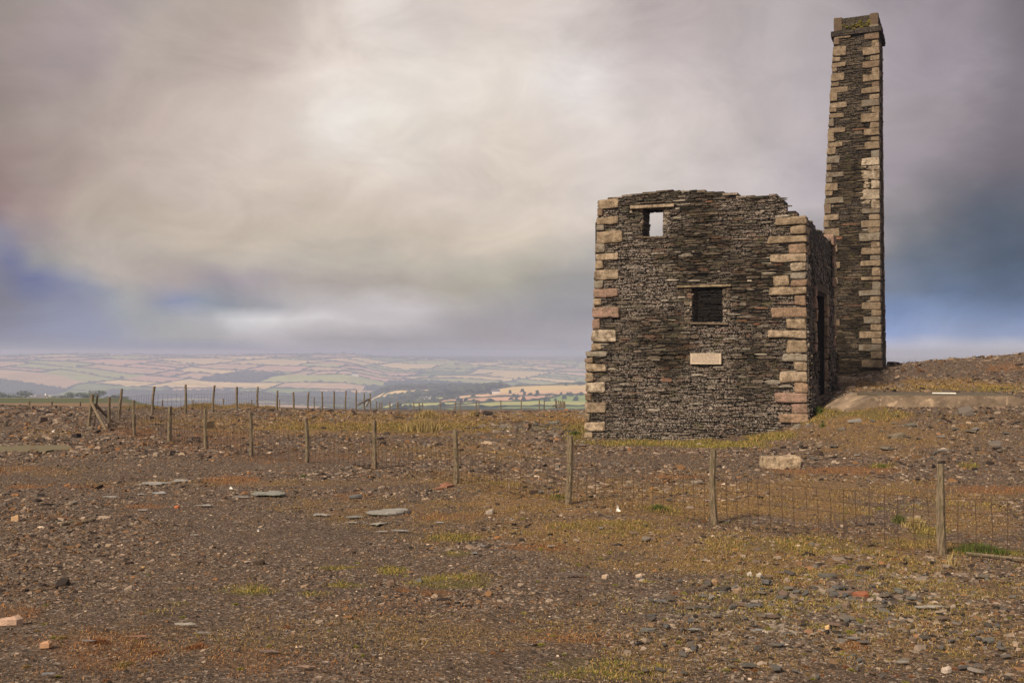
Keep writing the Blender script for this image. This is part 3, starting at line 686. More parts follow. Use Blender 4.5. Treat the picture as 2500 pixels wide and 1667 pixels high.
def block_mesh(name, P, col, r, bev=.05, wob=.02):
    """8 corner points (bottom 4, top 4) -> rounded rough stone"""
    bm = bmesh.new(); vs = [bm.verts.new(p) for p in P]
    for f in BOXF: bm.faces.new([vs[i] for i in f])
    bmesh.ops.recalc_face_normals(bm, faces=bm.faces)
    mn = min((vs[0].co - vs[1].co).length, (vs[0].co - vs[3].co).length, (vs[0].co - vs[4].co).length)
    bmesh.ops.subdivide_edges(bm, edges=[e for e in bm.edges if e.calc_length() > .22], cuts=2, use_grid_fill=True)
    ed = [e for e in bm.edges if len(e.link_faces) == 2 and e.calc_face_angle() > .8]
    bmesh.ops.bevel(bm, geom=ed, offset=min(bev, mn * .3), segments=2, profile=.6, affect='EDGES')
    sd_ = r.uniform(0, 50)
    for v in bm.verts:
        p = v.co; q = lambda k: (float(vnoise(np.array(p.x * 5 + p.z * 7 + sd_ + k), np.array(p.y * 5 + p.z * 4 + k * 3))) - .5) * 2 * wob
        v.co += Vector((q(0), q(1), q(2)))
    me = bpy.data.meshes.new(name); bm.to_mesh(me); bm.free()
    a = me.attributes.new('Col', 'FLOAT_COLOR', 'FACE'); a.data.foreach_set('color', list((*col, 1)) * len(me.polygons))
    return me
GR = dict(tan=(.31, .243, .17), grey=(.25, .225, .185), pink=(.30, .20, .16), buff=(.37, .295, .215), brown=(.22, .16, .115), pale=(.44, .375, .29), rust=(.29, .20, .14))
def vcol(c, r, a=.12):
    f = 1 + r.uniform(-a, a); return tuple(x * f for x in c)

# ------------------------------------------------------------------ engine house
def P3(O, T, B, s, b, z): q = O + T * s + B * b; return np.array([q[0], q[1], z])
def engine_house():
    r = random.Random(21)
    t = thing('engine_house', 'roofless dark slate engine house with pale granite corner stones', 'ruin', (float(L0[0]), float(L0[1]), -.8))
    org = np.array([L0[0], L0[1], -.8])
    def fin(a, name, mat, smooth=False, **pr):
        me = a.mesh(name, smooth); me.transform(Matrix.Translation(-Vector(org))); return link(name, me, mat, t, **pr)
    def finm(me, name, mat, **pr):
        me.transform(Matrix.Translation(-Vector(org))); return link(name, me, mat, t, **pr)
    # outline of the broken wall head, from the photo
    topz = []
    for (u, v) in [(1461, 486), (1500, 483), (1512, 480), (1560, 475), (1625, 467), (1700, 466), (1740, 469), (1775, 469), (1792, 479), (1796, 481), (1850, 479), (1900, 477), (1915, 487), (1918, 507), (1935, 511), (1948, 527), (1950, 529), (1967, 530)]:
        topz.append(plane_sz(u, v, L0, T2))
    ts = np.array([p[0] for p in topz]); tz = np.array([p[1] for p in topz])
    top = lambda s: float(np.interp(s, ts, tz))
    w1 = [plane_sz(1569, 512, L0, T2), plane_sz(1619, 577, L0, T2)]; w2 = [plane_sz(1689, 702, L0, T2), plane_sz(1765, 787, L0, T2)]
    H1 = (w1[0][0], w1[1][0], w1[1][1], w1[0][1]); H2 = (w2[0][0], w2[1][0], w2[1][1], w2[0][1])
    def hole(s, z, m=0): return any(h[0] - m < s < h[1] + m and h[2] - m < z < h[3] + m for h in (H1, H2))
    sL = lambda z: (-.13 if z < 1.67 else .03 + .035 * (z - 1.65)); sR = lambda z: 6.0 + (.06 if z < 1.67 else .0 - .025 * (z - 1.65))
    ok = lambda s, z, *a: z < top(s) and not hole(s, z)
    wall = Acc(); inner = Acc()
    # front
    fo = lambda s, z: np.array([*(L0 + T2 * s + (B2 * -.06 if z < 1.67 else B2 * 0)), z])
    def ok2(s, z, a0, a1):
        if z > top(s) - .02: return False
        if hole(s, z): return False
        return not (hole(a0 + .04, z) or hole(a1 - .04, z))
    stone_face(wall, fo, -B2, sL, sR, -1.3, 6.3, ok2, r, pale=.12, hr=(.022, .056), lr_=(.07, .42), prot=.04, tint=.58)
    # thin slate fillers next to the openings
    for H in (H1, H2):
        for sgn, sx in ((-1, H[0]), (1, H[1])):
            stone_face(wall, fo, -B2, lambda z: sx - .22 if sgn < 0 else sx, lambda z: sx if sgn < 0 else sx + .22, H[2], H[3], lambda *a: True, r, prot=.045, lr_=(.06, .22))
    okc = lambda s, z: z < top(s) - .05 and not hole(s, z) and sL(z) + .05 < s < sR(z) - .05
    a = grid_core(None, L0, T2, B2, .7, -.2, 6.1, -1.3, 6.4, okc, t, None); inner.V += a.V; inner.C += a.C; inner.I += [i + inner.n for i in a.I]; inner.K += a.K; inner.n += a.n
    # inner side of the front wall, tinted dark to paint in interior shade
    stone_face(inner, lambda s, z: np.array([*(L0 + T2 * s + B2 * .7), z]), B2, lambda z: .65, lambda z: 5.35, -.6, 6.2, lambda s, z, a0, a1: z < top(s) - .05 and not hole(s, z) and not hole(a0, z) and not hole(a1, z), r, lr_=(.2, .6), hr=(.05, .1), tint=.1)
    # reveals of the two openings
    for H in (H1, H2):
        for sx, nn in ((H[0], T2), (H[1], -T2)):
            stone_face(wall, lambda b, z: np.array([*(L0 + T2 * sx + B2 * b), z]), nn, lambda z: .0, lambda z: .7, H[2], H[3], lambda *a: True, r, prot=.02)
    # loose capping slates on the wall head
    s = .5
    while s < 5.2:
        L = min(r.uniform(.2, .5), 5.3 - s); zc = top(s + L / 2); 
        for k in range(2):
            b0 = -.03 + k * .36 + r.uniform(-.02, .02); V = []
            for zz in (zc - .03, zc + r.uniform(.0, .035)):
                for (ss, bb) in ((s, b0), (s + L, b0 + r.uniform(-.02, .04)), (s + L * .95, b0 + .35), (s + .03, b0 + .34)): V.append(P3(L0, T2, B2, ss, bb, zz + r.uniform(-.008, .008)))
            wall.add(V, BOXF, vcol(r.choice(WALLC), r, .3))
        s += L * .92
    # right hand side wall, with its tall opening
    sidez = []
    for (u, v) in [(1967, 530), (1975, 545), (1992, 558), (2005, 566), (2018, 573), (2030, 580), (2040, 590)]:
        sidez.append(plane_sz(u, v, C0, B2))
    bs = np.array([p[0] for p in sidez]); bz = np.array([p[1] for p in sidez]); 
    rt = random.Random(9)
    btop = lambda b: float(np.interp(b, [0, .7, 1.3, 2.2, 3.2, 4.2, 5.2, 6.0], [5.25, 5.20, 5.28, 5.15, 5.22, 5.12, 5.20, 5.05]))
    D0, D1, DZ = 1.65, 3.75, 3.38
    sb = lambda z: .02 * (z < 1.67)
    def sok(b, z, a0=None, a1=None):
        if z > btop(b): return False
        for q in ((b,) if a0 is None else (b, a0 + .03, a1 - .03)):
            if D0 < q < D1 and z < DZ: return False
        return True
    so = lambda b, z: np.array([*(C0 + T2 * (sR(z) - 6.0) + B2 * b), z])
    stone_face(wall, so, T2, lambda z: 0, lambda z: 6.0, -.9, 5.6, sok, r, hr=(.04, .10), lr_=(.1, .4), prot=.06, tint=.6)
    a = grid_core(None, C0 + T2 * -.02, B2, -T2, .7, .1, 6.0, -.9, 5.5, lambda b, z: sok(b, z + .05), t, None)
    a.I = a.I; inner.V += a.V; inner.C += a.C; inner.I += [i + inner.n for i in a.I]; inner.K += a.K; inner.n += a.n
    # left side wall, back wall
    lo = lambda b, z: np.array([*(L0 + T2 * sL(z) + B2 * b), z])
    stone_face(wall, lo, -T2, lambda z: 0, lambda z: 6.0, -1.2, 5.7, lambda b, z, a0, a1: z < 5.5 - .1 * b, r, hr=(.06, .12), lr_=(.2, .6))
    a = grid_core(None, L0 + T2 * .05, B2, T2, .7, .1, 6.0, -1.2, 5.5, lambda b, z: z < 5.5 - .1 * b, t, None, .2, .2); inner.V += a.V; inner.C += a.C; inner.I += [i + inner.n for i in a.I]; inner.K += a.K; inner.n += a.n
    BO = L0 + B2 * 6.0
    bk = lambda s: 4.75 + .3 * math.sin(s * 2.2)
    stone_face(inner, lambda s, z: np.array([*(BO + T2 * s - B2 * .7), z]), -B2, lambda z: .6, lambda z: 5.4, -.9, 5.2, lambda s, z, a0, a1: z < bk(s), r, hr=(.05, .1), lr_=(.15, .5), tint=.06)  # back wall seen through the openings: shade painted as a very dark tint
    stone_face(wall, lambda s, z: np.array([*(BO + T2 * s), z]), B2, lambda z: .0, lambda z: 6.0, -.9, 5.2, lambda s, z, a0, a1: z < bk(s), r, hr=(.07, .13), lr_=(.25, .6))
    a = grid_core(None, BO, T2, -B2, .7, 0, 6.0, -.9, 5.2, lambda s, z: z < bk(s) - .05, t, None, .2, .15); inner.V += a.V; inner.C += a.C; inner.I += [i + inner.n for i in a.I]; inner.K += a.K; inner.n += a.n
    # inner faces of the side walls, interior shade put into the stone tint
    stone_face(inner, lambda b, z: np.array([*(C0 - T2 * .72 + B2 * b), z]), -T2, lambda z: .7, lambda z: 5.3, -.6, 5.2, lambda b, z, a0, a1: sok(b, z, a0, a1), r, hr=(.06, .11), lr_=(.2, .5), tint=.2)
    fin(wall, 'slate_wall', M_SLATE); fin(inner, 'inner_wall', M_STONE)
    # --- granite corner stones, read off the photo: (y0, y1, end)
    def z1(y): return 440 + y / 3.36
    def z2(y): return 760 + y / 3.36
    XL = lambda v: np.interp(v, [480, 775, 853, 857, 1070], [1461.5, 1447.5, 1445, 1433, 1428.5])
    left = [(150, 230, 370, 'tan'), (235, 295, 250, 'brown'), (297, 360, 370, 'tan'), (365, 418, 260, 'grey'), (410, 515, 400, 'tan'), (520, 595, 265, 'grey'), (598, 655, 370, 'buff'), (660, 728, 247, 'tan'), (735, 815, 380, 'buff'), (825, 890, 245, 'grey'),
            (890, 960, 370, 'pink'), (968, 1035, 235, 'tan'), (1042, 1130, 385, 'pink')]
    left2 = [(63, 148, 218, 'pink'), (153, 255, 355, 'pale'), (265, 322, 237, 'tan'), (328, 374, 293, 'grey'), (380, 426, 180, 'brown'), (430, 498, 280, 'buff'), (503, 580, 175, 'tan'), (585, 663, 267, 'pale'), (668, 740, 163, 'brown'), (745, 835, 272, 'buff'), (835, 903, 150, 'tan'), (908, 985, 272, 'buff'), (988, 1045, 163, 'tan')]
    rows = [(z1(a_), z1(b_), 1400 + e / 3.36, c) for (a_, b_, e, c) in left] + [(z2(a_), z2(b_), 1400 + e / 3.36, c) for (a_, b_, e, c) in left2]
    for k, (va, vb, ue, c) in enumerate(rows):
        vm = (va + vb) / 2; s0_, _ = plane_sz(XL(vm), vm, L0, T2); s1_, _ = plane_sz(ue, vm, L0, T2)
        _, zt = plane_sz(ue, va, L0, T2); _, zb = plane_sz(ue, vb, L0, T2); zb += .012
        longf = s1_ - s0_ > .45; dp = .35 if longf else .6; o = -.075 - (.06 if zb < 1.6 else 0) - r.uniform(0, .02)
        j = lambda: r.uniform(-.018, .018)
        P = [P3(L0, T2, B2, s0_ + j(), o + j(), zb + j()), P3(L0, T2, B2, s1_ + j(), o + j(), zb + j()), P3(L0, T2, B2, s1_, dp, zb), P3(L0, T2, B2, s0_ + j(), dp, zb)]
        P += [P3(L0, T2, B2, s0_ + j(), o + j(), zt + j()), P3(L0, T2, B2, s1_ + j() * 2, o + j(), zt + j()), P3(L0, T2, B2, s1_, dp, zt), P3(L0, T2, B2, s0_ + j(), dp, zt)]
        finm(block_mesh('quoin', P, vcol(GR[c], r), r), 'quoin', M_GRAN)
    XR = lambda v: np.interp(v, [530, 760, 900, 1035], [1963, 1962, 1966, 1967.5])
    right = [(298, 368, 1655, 'tan'), (370, 447, 1790, 'tan'), (452, 513, 1593, 'tan'), (518, 610, 1772, 'rust'), (602, 668, 1615, 'buff'), (672, 748, 1785, 'pale'), (752, 810, 1780, 'grey'), (815, 872, 1788, 'rust'), (875, 942, 1605, 'tan'), (945, 1030, 1810, 'rust'), (1038, 1130, 1625, 'rust')]
    right2 = [(60, 150, 1753, 'tan'), (153, 223, 1602, 'buff'), (230, 345, 1750, 'tan'), (350, 412, 1720, 'grey'), (418, 487, 1812, 'buff'), (495, 587, 1697, 'buff'), (590, 670, 1820, 'rust'), (670, 755, 1657, 'pink'), (765, 845, 1795, 'pink'), (843, 918, 1697, 'rust')]
    rows = [(z1(a_), z1(b_), 1400 + e / 3.36, c) for (a_, b_, e, c) in right] + [(z2(a_), z2(b_), 1400 + e / 3.36, c) for (a_, b_, e, c) in right2]
    for k, (va, vb, ue, c) in enumerate(rows):
        vm = (va + vb) / 2; s1_, _ = plane_sz(XR(vm), vm, L0, T2); s0_, _ = plane_sz(ue, vm, L0, T2)
        _, zt = plane_sz(XR(vm), va, L0, T2); _, zb = plane_sz(XR(vm), vb, L0, T2); zb += .012
        longf = s1_ - s0_ > .5; dp = .28 if longf else r.uniform(.6, .85); o = -.075 - (.06 if zb < 1.6 else 0) - r.uniform(0, .025)
        j = lambda: r.uniform(-.018, .018); s1_ += .075 + r.uniform(-.015, .015)
        P = [P3(L0, T2, B2, s0_ + j(), o + j(), zb + j()), P3(L0, T2, B2, s1_ + j(), o + j(), zb + j()), P3(L0, T2, B2, s1_ + j(), dp, zb), P3(L0, T2, B2, s0_, dp, zb)]
        P += [P3(L0, T2, B2, s0_ + j() * 2, o + j(), zt + j()), P3(L0, T2, B2, s1_ + j(), o + j(), zt + j()), P3(L0, T2, B2, s1_ + j(), dp, zt), P3(L0, T2, B2, s0_, dp, zt)]
        finm(block_mesh('quoin', P, vcol(GR[c], r), r), 'quoin', M_GRAN)
    # extra square block beside the right hand column
    s0_, zt = plane_sz(1888, 673, L0, T2); s1_, zb = plane_sz(1927, 699, L0, T2)
    P = [P3(L0, T2, B2, a_, b_, c_) for c_ in (zb, zt) for (a_, b_) in ((s0_, -.05), (s1_, -.05), (s1_, .3), (s0_, .3))]
    finm(block_mesh('quoin', P, GR['tan'], r), 'quoin', M_GRAN)
    # side opening jambs and rear corner
    def side_block(b0, b1, zb, zt, c, inn=.5, out=.05):
        j = lambda: r.uniform(-.015, .015)
        P = [P3(C0, T2, B2, a_ + j(), b_ + j(), c_ + j()) for c_ in (zb + .01, zt) for (a_, b_) in ((-inn, b0), (out, b0), (out, b1), (-inn, b1))]
        finm(block_mesh('quoin', P, vcol(GR[c], r), r, .04), 'quoin', M_GRAN)
    z = -.1; k = 0
    while z < 3.3:
        h = r.uniform(.26, .36); L = .55 if k % 2 else .3
        side_block(D1, D1 + L, z, z + h, r.choice(['tan', 'buff', 'brown', 'rust', 'pink', 'tan']), .66); z += h; k += 1
    z = -.1; k = 0
    while z < 3.3:
        h = r.uniform(.26, .36); L = .5 if k % 2 else .28
        side_block(D0 - L, D0, z, z + h, r.choice(['tan', 'buff', 'pink', 'rust', 'pink']), .5); z += h; k += 1
    z = .3; k = 0
    while z < 5.1:
        h = r.uniform(.25, .38); L = .6 if k % 2 else .32
        side_block(6.0 - L, 6.03, z, z + h, r.choice(['pink', 'pink', 'rust', 'buff', 'tan']), .4); z += h; k += 1
    # lintels and sills
    def bar(u0, v0, u1, v1, th, b0, b1, mat, name, col):
        sA, zA = plane_sz(u0, v0, L0, T2); sB, zB = plane_sz(u1, v1, L0, T2)
        P = [P3(L0, T2, B2, sA, b0, zA - th), P3(L0, T2, B2, sB, b0, zB - th), P3(L0, T2, B2, sB, b1, zB - th), P3(L0, T2, B2, sA, b1, zA - th),
             P3(L0, T2, B2, sA, b0, zA), P3(L0, T2, B2, sB, b0, zB), P3(L0, T2, B2, sB, b1, zB), P3(L0, T2, B2, sA, b1, zA)]
        finm(block_mesh(name, P, col, r, .012, .006), name, mat)
    bar(1541, 504, 1647, 498, .085, -.10, .62, M_GRAN, 'lintel', (.36, .29, .21))
    bar(1654, 698, 1786, 695, .055, -.10, .66, M_GRAN, 'lintel', (.30, .25, .16))
    bar(1686, 787, 1779, 788, .05, -.09, .5, M_GRAN, 'sill', (.15, .12, .085))
    bar(1552, 577, 1625, 578, .05, -.06, .5, M_GRAN, 'sill', (.10, .08, .06))
    P = [P3(C0, T2, B2, a_, b_, c_) for c_ in (DZ - .01, DZ + .2) for (a_, b_) in ((-.66, D0 - .25), (.04, D0 - .25), (.04, D1 + .25), (-.66, D1 + .25))]
    finm(block_mesh('lintel', P, (.05, .042, .035), r, .015, .006), 'lintel', M_GRAN)
    # plaque: a thing fixed to the wall
    (sA, zA), (sB, zB) = plane_sz(1689.5, 863, L0, T2), plane_sz(1763.5, 888, L0, T2)
    pc = L0 + T2 * ((sA + sB) / 2) - B2 * .14
    pl = thing('plaque', 'pale rectangular stone plaque with engraved lines of text on the slate wall', 'plaque', (float(pc[0]), float(pc[1]), (zA + zB) / 2), -TH)
    w, h = sB - sA, zA - zB
    a = Acc(); V = [(-w/2, -.03, -h/2), (w/2, -.03, -h/2), (w/2, .09, -h/2), (-w/2, .09, -h/2)]; V += [(p[0], p[1], p[2] + h) for p in V]; a.add(V, BOXF)
    link('panel', a.mesh('panel'), M_PLAQ, pl)
    a = Acc()
    for (x0, z0, x1, z1_) in ((-w/2 - .008, h/2, w/2 + .008, h/2 + .012), (-w/2 - .008, -h/2 - .012, w/2 + .008, -h/2), (-w/2 - .008, -h/2, -w/2 + .004, h/2), (w/2 - .004, -h/2, w/2 + .008, h/2)):
        V = [(x0, -.036, z0), (x1, -.036, z0), (x1, .08, z0), (x0, .08, z0)]; V += [(p[0], p[1], z1_) for p in V]; a.add(V, BOXF)
    link('border', a.mesh('border'), M_PALEL, pl)
    a = Acc()
    for ln in range(11):
        zz = h / 2 - .022 - ln * (h - .04) / 10.6; hh = .012 if ln == 0 else .007; x = -w / 2 + (.05 if ln in (0,) else .18 if ln == 1 else .04); xe = w / 2 - (.05 if ln != 1 else .18)
        if ln == 10: x = -.12; xe = w / 2 - .05
        while x < xe:
            q = r.uniform(.006, .013)
            V = [(x, -.0325, zz - hh), (x + q, -.0325, zz - hh), (x + q, -.029, zz - hh), (x, -.029, zz - hh)]; V += [(p[0], p[1], zz) for p in V]; a.add(V, BOXF); x += q + (.004 if r.random() < .8 else .014)
    link('lettering', a.mesh('lettering'), M_INK, pl)
    return t
engine_house()

# ------------------------------------------------------------------ chimney
def chimney():
    r = random.Random(33); R0 = np.array([(2149 - 1250) / F * 35.0, 35.0])
    t = thing('chimney_stack', 'tall tapering slate chimney with granite corner stones behind the ruin', 'chimney', (float(R0[0]), float(R0[1]), .3))
    org = Vector((R0[0], R0[1], .3))
    def fin(me, name, mat): me.transform(Matrix.Translation(-org)); return link(name, me, mat, t)
    def edge(lst):
        p = [plane_sz(u, v, R0, T2) for (u, v) in lst]; return np.array([q[1] for q in p])[::-1], np.array([q[0] for q in p])[::-1]
    Lz, Ls = edge([(2038, 75), (2026, 270), (2016, 480), (2012, 577), (1993, 905)]); Rz, Rs = edge([(2142, 75), (2142.5, 270), (2143.5, 480), (2146, 700), (2149.3, 905)])
    sL = lambda z: float(np.interp(z, Lz, Ls)); sR = lambda z: float(np.interp(z, Rz, Rs))
    ZT = plane_sz(2142, 82, R0, T2)[1]; ZTL = plane_sz(2038, 82, R0, T2)[1]
    ztop = (ZT + ZTL) / 2 + .02
    dep = lambda z: 2.35 - .6 * (z - .5) / 13
    off = lambda z: .012 * (z - .5)          # slight batter of front face
    pos = lambda s, z: np.array([*(R0 + T2 * s + B2 * off(z)), z])
    wall = Acc()
    CHC = [(.058, .043, .026), (.038, .03, .02), (.072, .056, .036), (.05, .04, .026), (.09, .072, .048), (.03, .024, .018)]
    stone_face(wall, pos, -B2, sL, sR, .2, ztop, lambda *a: True, r, hr=(.03, .08), lr_=(.12, .55), palette=CHC, pale=.02, prot=.035, tint=.62)
    stone_face(wall, lambda b, z: np.array([*(R0 + T2 * sR(z) + B2 * (b + off(z))), z]), T2, lambda z: 0, lambda z: dep(z), .2, ztop, lambda *a: True, r, hr=(.04, .09), lr_=(.12, .4), palette=CHC, tint=.8)
    stone_face(wall, lambda b, z: np.array([*(R0 + T2 * sL(z) + B2 * (b + off(z))), z]), -T2, lambda z: 0, lambda z: dep(z), .2, ztop, lambda *a: True, r, hr=(.07, .12), lr_=(.2, .5), palette=CHC)
    stone_face(wall, lambda s, z: np.array([*(R0 + T2 * s + B2 * (dep(z) + off(z))), z]), B2, sL, sR, .2, ztop, lambda *a: True, r, hr=(.07, .12), lr_=(.2, .6), palette=CHC)
    zs = np.linspace(-.3, ztop, 14); V = []
    for z in zs:
        i = .02
        for (s, b) in ((sL(z) + i, i), (sR(z) - i, i), (sR(z) - i, dep(z) - i), (sL(z) + i, dep(z) - i)): V.append(P3(R0, T2, B2, s, b + off(z), z))
    fs = [(k * 4 + e, k * 4 + (e + 1) % 4, k * 4 + 4 + (e + 1) % 4, k * 4 + 4 + e) for k in range(13) for e in range(4)] + [(52, 53, 54, 55)]
    wall.add(V, fs, (.03, .025, .02)); fin(wall.mesh('slate_shaft'), 'slate_shaft', M_SLATE2)
    # quoins
    z3 = lambda y: y / 3.267; z4 = lambda y: 480 + y / 3.267
    Rq = [(z3(a), z3(b), 1950 + e / 3.267) for (a, b, e) in [(198, 245, 560), (248, 318, 520), (320, 378, 580), (380, 440, 510), (440, 488, 568), (490, 543, 505), (537, 597, 580), (600, 655, 505), (652, 695, 585), (700, 750, 500), (755, 797, 565), (800, 855, 500), (850, 903, 580), (908, 978, 495),
          (980, 1025, 565), (1030, 1085, 517), (1088, 1130, 575), (1135, 1195, 525), (1200, 1258, 575), (1262, 1325, 503), (1325, 1360, 555), (1365, 1435, 520), (1440, 1510, 580), (1515, 1596, 515)]]
    Rq += [(z4(a), z4(b), 1950 + e / 3.267) for (a, b, e) in [(32, 98, 580), (100, 140, 505), (143, 190, 560), (195, 250, 497), (252, 292, 553), (295, 362, 482), (362, 410, 578), (412, 467, 498), (470, 512, 567), (514, 560, 493), (567, 635, 583), (640, 673, 497), (680, 745, 588), (748, 795, 480),
          (797, 842, 570), (845, 905, 503), (907, 955, 580), (960, 1012, 520), (1018, 1070, 572), (1073, 1132, 483), (1135, 1178, 580), (1180, 1235, 482), (1237, 1297, 573), (1302, 1368, 505)]]
    Lq = [(z3(a), z3(b), 1950 + e / 3.267) for (a, b, e) in [(245, 295, 408), (300, 352, 320), (358, 435, 375), (447, 487, 330), (490, 530, 370), (535, 570, 300), (573, 640, 362), (650, 683, 320), (685, 733, 390), (738, 803, 307), (808, 853, 380), (860, 893, 300), (895, 935, 357), (945, 1007, 277), (1015, 1053, 372),
          (1060, 1128, 282), (1130, 1170, 350), (1175, 1233, 297), (1240, 1300, 325), (1308, 1362, 262), (1370, 1410, 360), (1415, 1455, 268), (1460, 1520, 310), (1525, 1562, 270)]]
    Lq += [(z4(a), z4(b), 1950 + e / 3.267) for (a, b, e) in [(0, 52, 357), (58, 138, 255), (140, 190, 322), (193, 248, 240), (254, 318, 325), (322, 375, 240), (380, 440, 310), (445, 515, 235), (520, 570, 330), (575, 640, 230), (645, 700, 310), (705, 765, 225), (770, 830, 300), (835, 900, 220), (905, 970, 300), (980, 1035, 333), (1040, 1110, 215), (1115, 1180, 300), (1185, 1250, 210), (1255, 1330, 290)]]
    cs = ['tan', 'brown', 'tan', 'tan', 'grey', 'tan', 'tan', 'buff', 'brown', 'tan', 'tan', 'grey']
    def q(s0, s1, zb, zt, b0, b1, c, out=.045):
        j = lambda: r.uniform(-.015, .015); o = off(zb)
        P = [P3(R0, T2, B2, a_ + j(), b_ + j() + o, c_ + j()) for c_ in (zb + .012, zt) for (a_, b_) in ((s0, b0), (s1, b0), (s1, b1), (s0, b1))]
        fin(block_mesh('quoin', P, c, r, .03, .012), 'quoin', M_GRAN)
    for (va, vb, ue) in Rq:
        vm = (va + vb) / 2; s0, zt = plane_sz(ue, va, R0, T2); _, zb = plane_sz(ue, vb, R0, T2); s1 = sR(zb) + .05
        pale = 395 < vm < 500
        c = vcol(GR['pale'] if pale else GR[r.choice(cs)], r); c = tuple(x * (.86 if pale else .78) for x in c)
        q(s0, s1, zb, zt, -.07, .25 if s1 - s0 > .42 else .55, c)
    for (va, vb, ue) in Lq:
        s1, zt = plane_sz(ue, va, R0, T2); _, zb = plane_sz(ue, vb, R0, T2); s0 = sL(zb) - .03
        c = vcol(GR[r.choice(cs)], r); c = tuple(x * .74 for x in c); q(s0, s1, zb, zt, -.07, .3, c)
    # rear right corner stones as seen edge on, one rough toothed strip
    z = .6; k = 0; a = Acc()
    while z < ztop - .2:
        h = r.uniform(.24, .34); L = .5 if k % 2 else .28; s1 = sR(z) + .04; b1 = dep(z) + off(z) + .03; c = vcol(GR[r.choice(['pink', 'rust', 'brown'])], r)
        V = [P3(R0, T2, B2, a_ + r.uniform(-.01, .01), b_, c_) for c_ in (z + .01, z + h) for (a_, b_) in ((s1 - .4, b1 - L), (s1, b1 - L), (s1, b1), (s1 - .4, b1))]
        a.add(V, BOXF, tuple(x * .8 for x in c)); z += h + .01; k += 1
    fin(a.mesh('corner_stones'), 'corner_stones', M_GRAN)
    # patch of pale old mortar on the front
    a = Acc()
    for k in range(46):
        u = 2100 + abs(r.gauss(0, 14)) + 6; v = r.uniform(405, 500); u = min(u, 2140); s, zz = plane_sz(u, v, R0, T2); w = r.uniform(.04, .12); h = r.uniform(.015, .05)
        pf = []; n = 7
        for lay, bb in ((0, 0), (1, -.043)):
            for e in range(n):
                an = e * 2 * math.pi / n; rr = r.uniform(.7, 1.2); pf.append(P3(R0, T2, B2, s + w * rr * math.cos(an), bb + off(zz), zz + h * rr * math.sin(an)))
        a.add(pf, [(e, (e + 1) % n, n + (e + 1) % n, n + e) for e in range(n)] + [tuple(range(n, 2 * n))], (.36, .30, .225))
    fin(a.mesh('mortar_patch'), 'mortar_patch', M_GRAN)
    # oversailing course and parapet
    sa, sb_ = sL(ztop), sR(ztop); d0, d1 = off(ztop), dep(ztop) + off(ztop)
    def ring(name, z0, z1, ov, col, mat, n=6):
        a = Acc(); rr = r
        for (f, g, fixed, ax) in ((sa - ov, sb_ + ov, d0 - ov, 0), (sa - ov, sb_ + ov, d1 + ov - .25, 0), (d0 - ov + .25, d1 + ov - .25, sa - ov, 1), (d0 - ov + .25, d1 + ov - .25, sb_ + ov - .25, 1)):
            x = f
            while x < g - .01:
                L = min(rr.uniform(.22, .5), g - x); 
                if g - x - L < .1: L = g - x
                zz = z0
                while zz < z1 - .001:
                    h = min(rr.uniform(.05, .12), z1 - zz); o = rr.uniform(0, .02); V = []
                    for c_ in (zz + .003, zz + h):
                        if ax == 0: pts = ((x, fixed + o), (x + L - .008, fixed + o), (x + L - .008, fixed + .25), (x, fixed + .25))
                        else: pts = ((fixed - o, x), (fixed + .25 + o, x), (fixed + .25 + o, x + L - .008), (fixed - o, x + L - .008))
                        for (s, b) in pts: V.append(P3(R0, T2, B2, s, b, c_))
                    a.add(V, BOXF, vcol(col, rr, .3)); zz += h
                x += L
        return fin(a.mesh(name), name, mat)
    ring('string_course', ztop - .02, ztop + .16, .13, (.022, .018, .014), M_SLATE2)
    ring('parapet', ztop + .16, ztop + .62, .02, (.028, .023, .014), M_SLATE2)
    for (sx, c) in ((sb_ - .26, 'brown'), (sa - .03, 'brown')):
        P = [P3(R0, T2, B2, a_, b_, c_) for c_ in (ztop + .17, ztop + .66) for (a_, b_) in ((sx, d0 - .05), (sx + .28, d0 - .05), (sx + .28, d0 + .2), (sx, d0 + .2))]
        fin(block_mesh('quoin', P, tuple(x * .45 for x in GR[c]), r, .02, .01), 'quoin', M_GRAN)
    a = Acc()                                                      # moss on the parapet
    for k in range(45):
        s = r.gauss((sa + sb_) / 2 + .1, .35); z = ztop + .3 + r.gauss(0, .08); s = min(max(s, sa + .1), sb_ - .2); z = min(max(z, ztop + .18), ztop + .55)
        w = r.uniform(.02, .07); V = [P3(R0, T2, B2, s + w * math.cos(e * 1.05), d0 - .02 - (.028 if l else 0), z + w * .6 * math.sin(e * 1.05)) for l in (0, 1) for e in range(6)]
        a.add(V, [(e, (e + 1) % 6, 6 + (e + 1) % 6, 6 + e) for e in range(6)] + [tuple(range(6, 12))], r.choice([(.09, .08, .015), (.05, .05, .014), (.12, .10, .02)]))
    fin(a.mesh('parapet_moss'), 'parapet_moss', M_LEAF)['kind'] = 'stuff'
chimney()

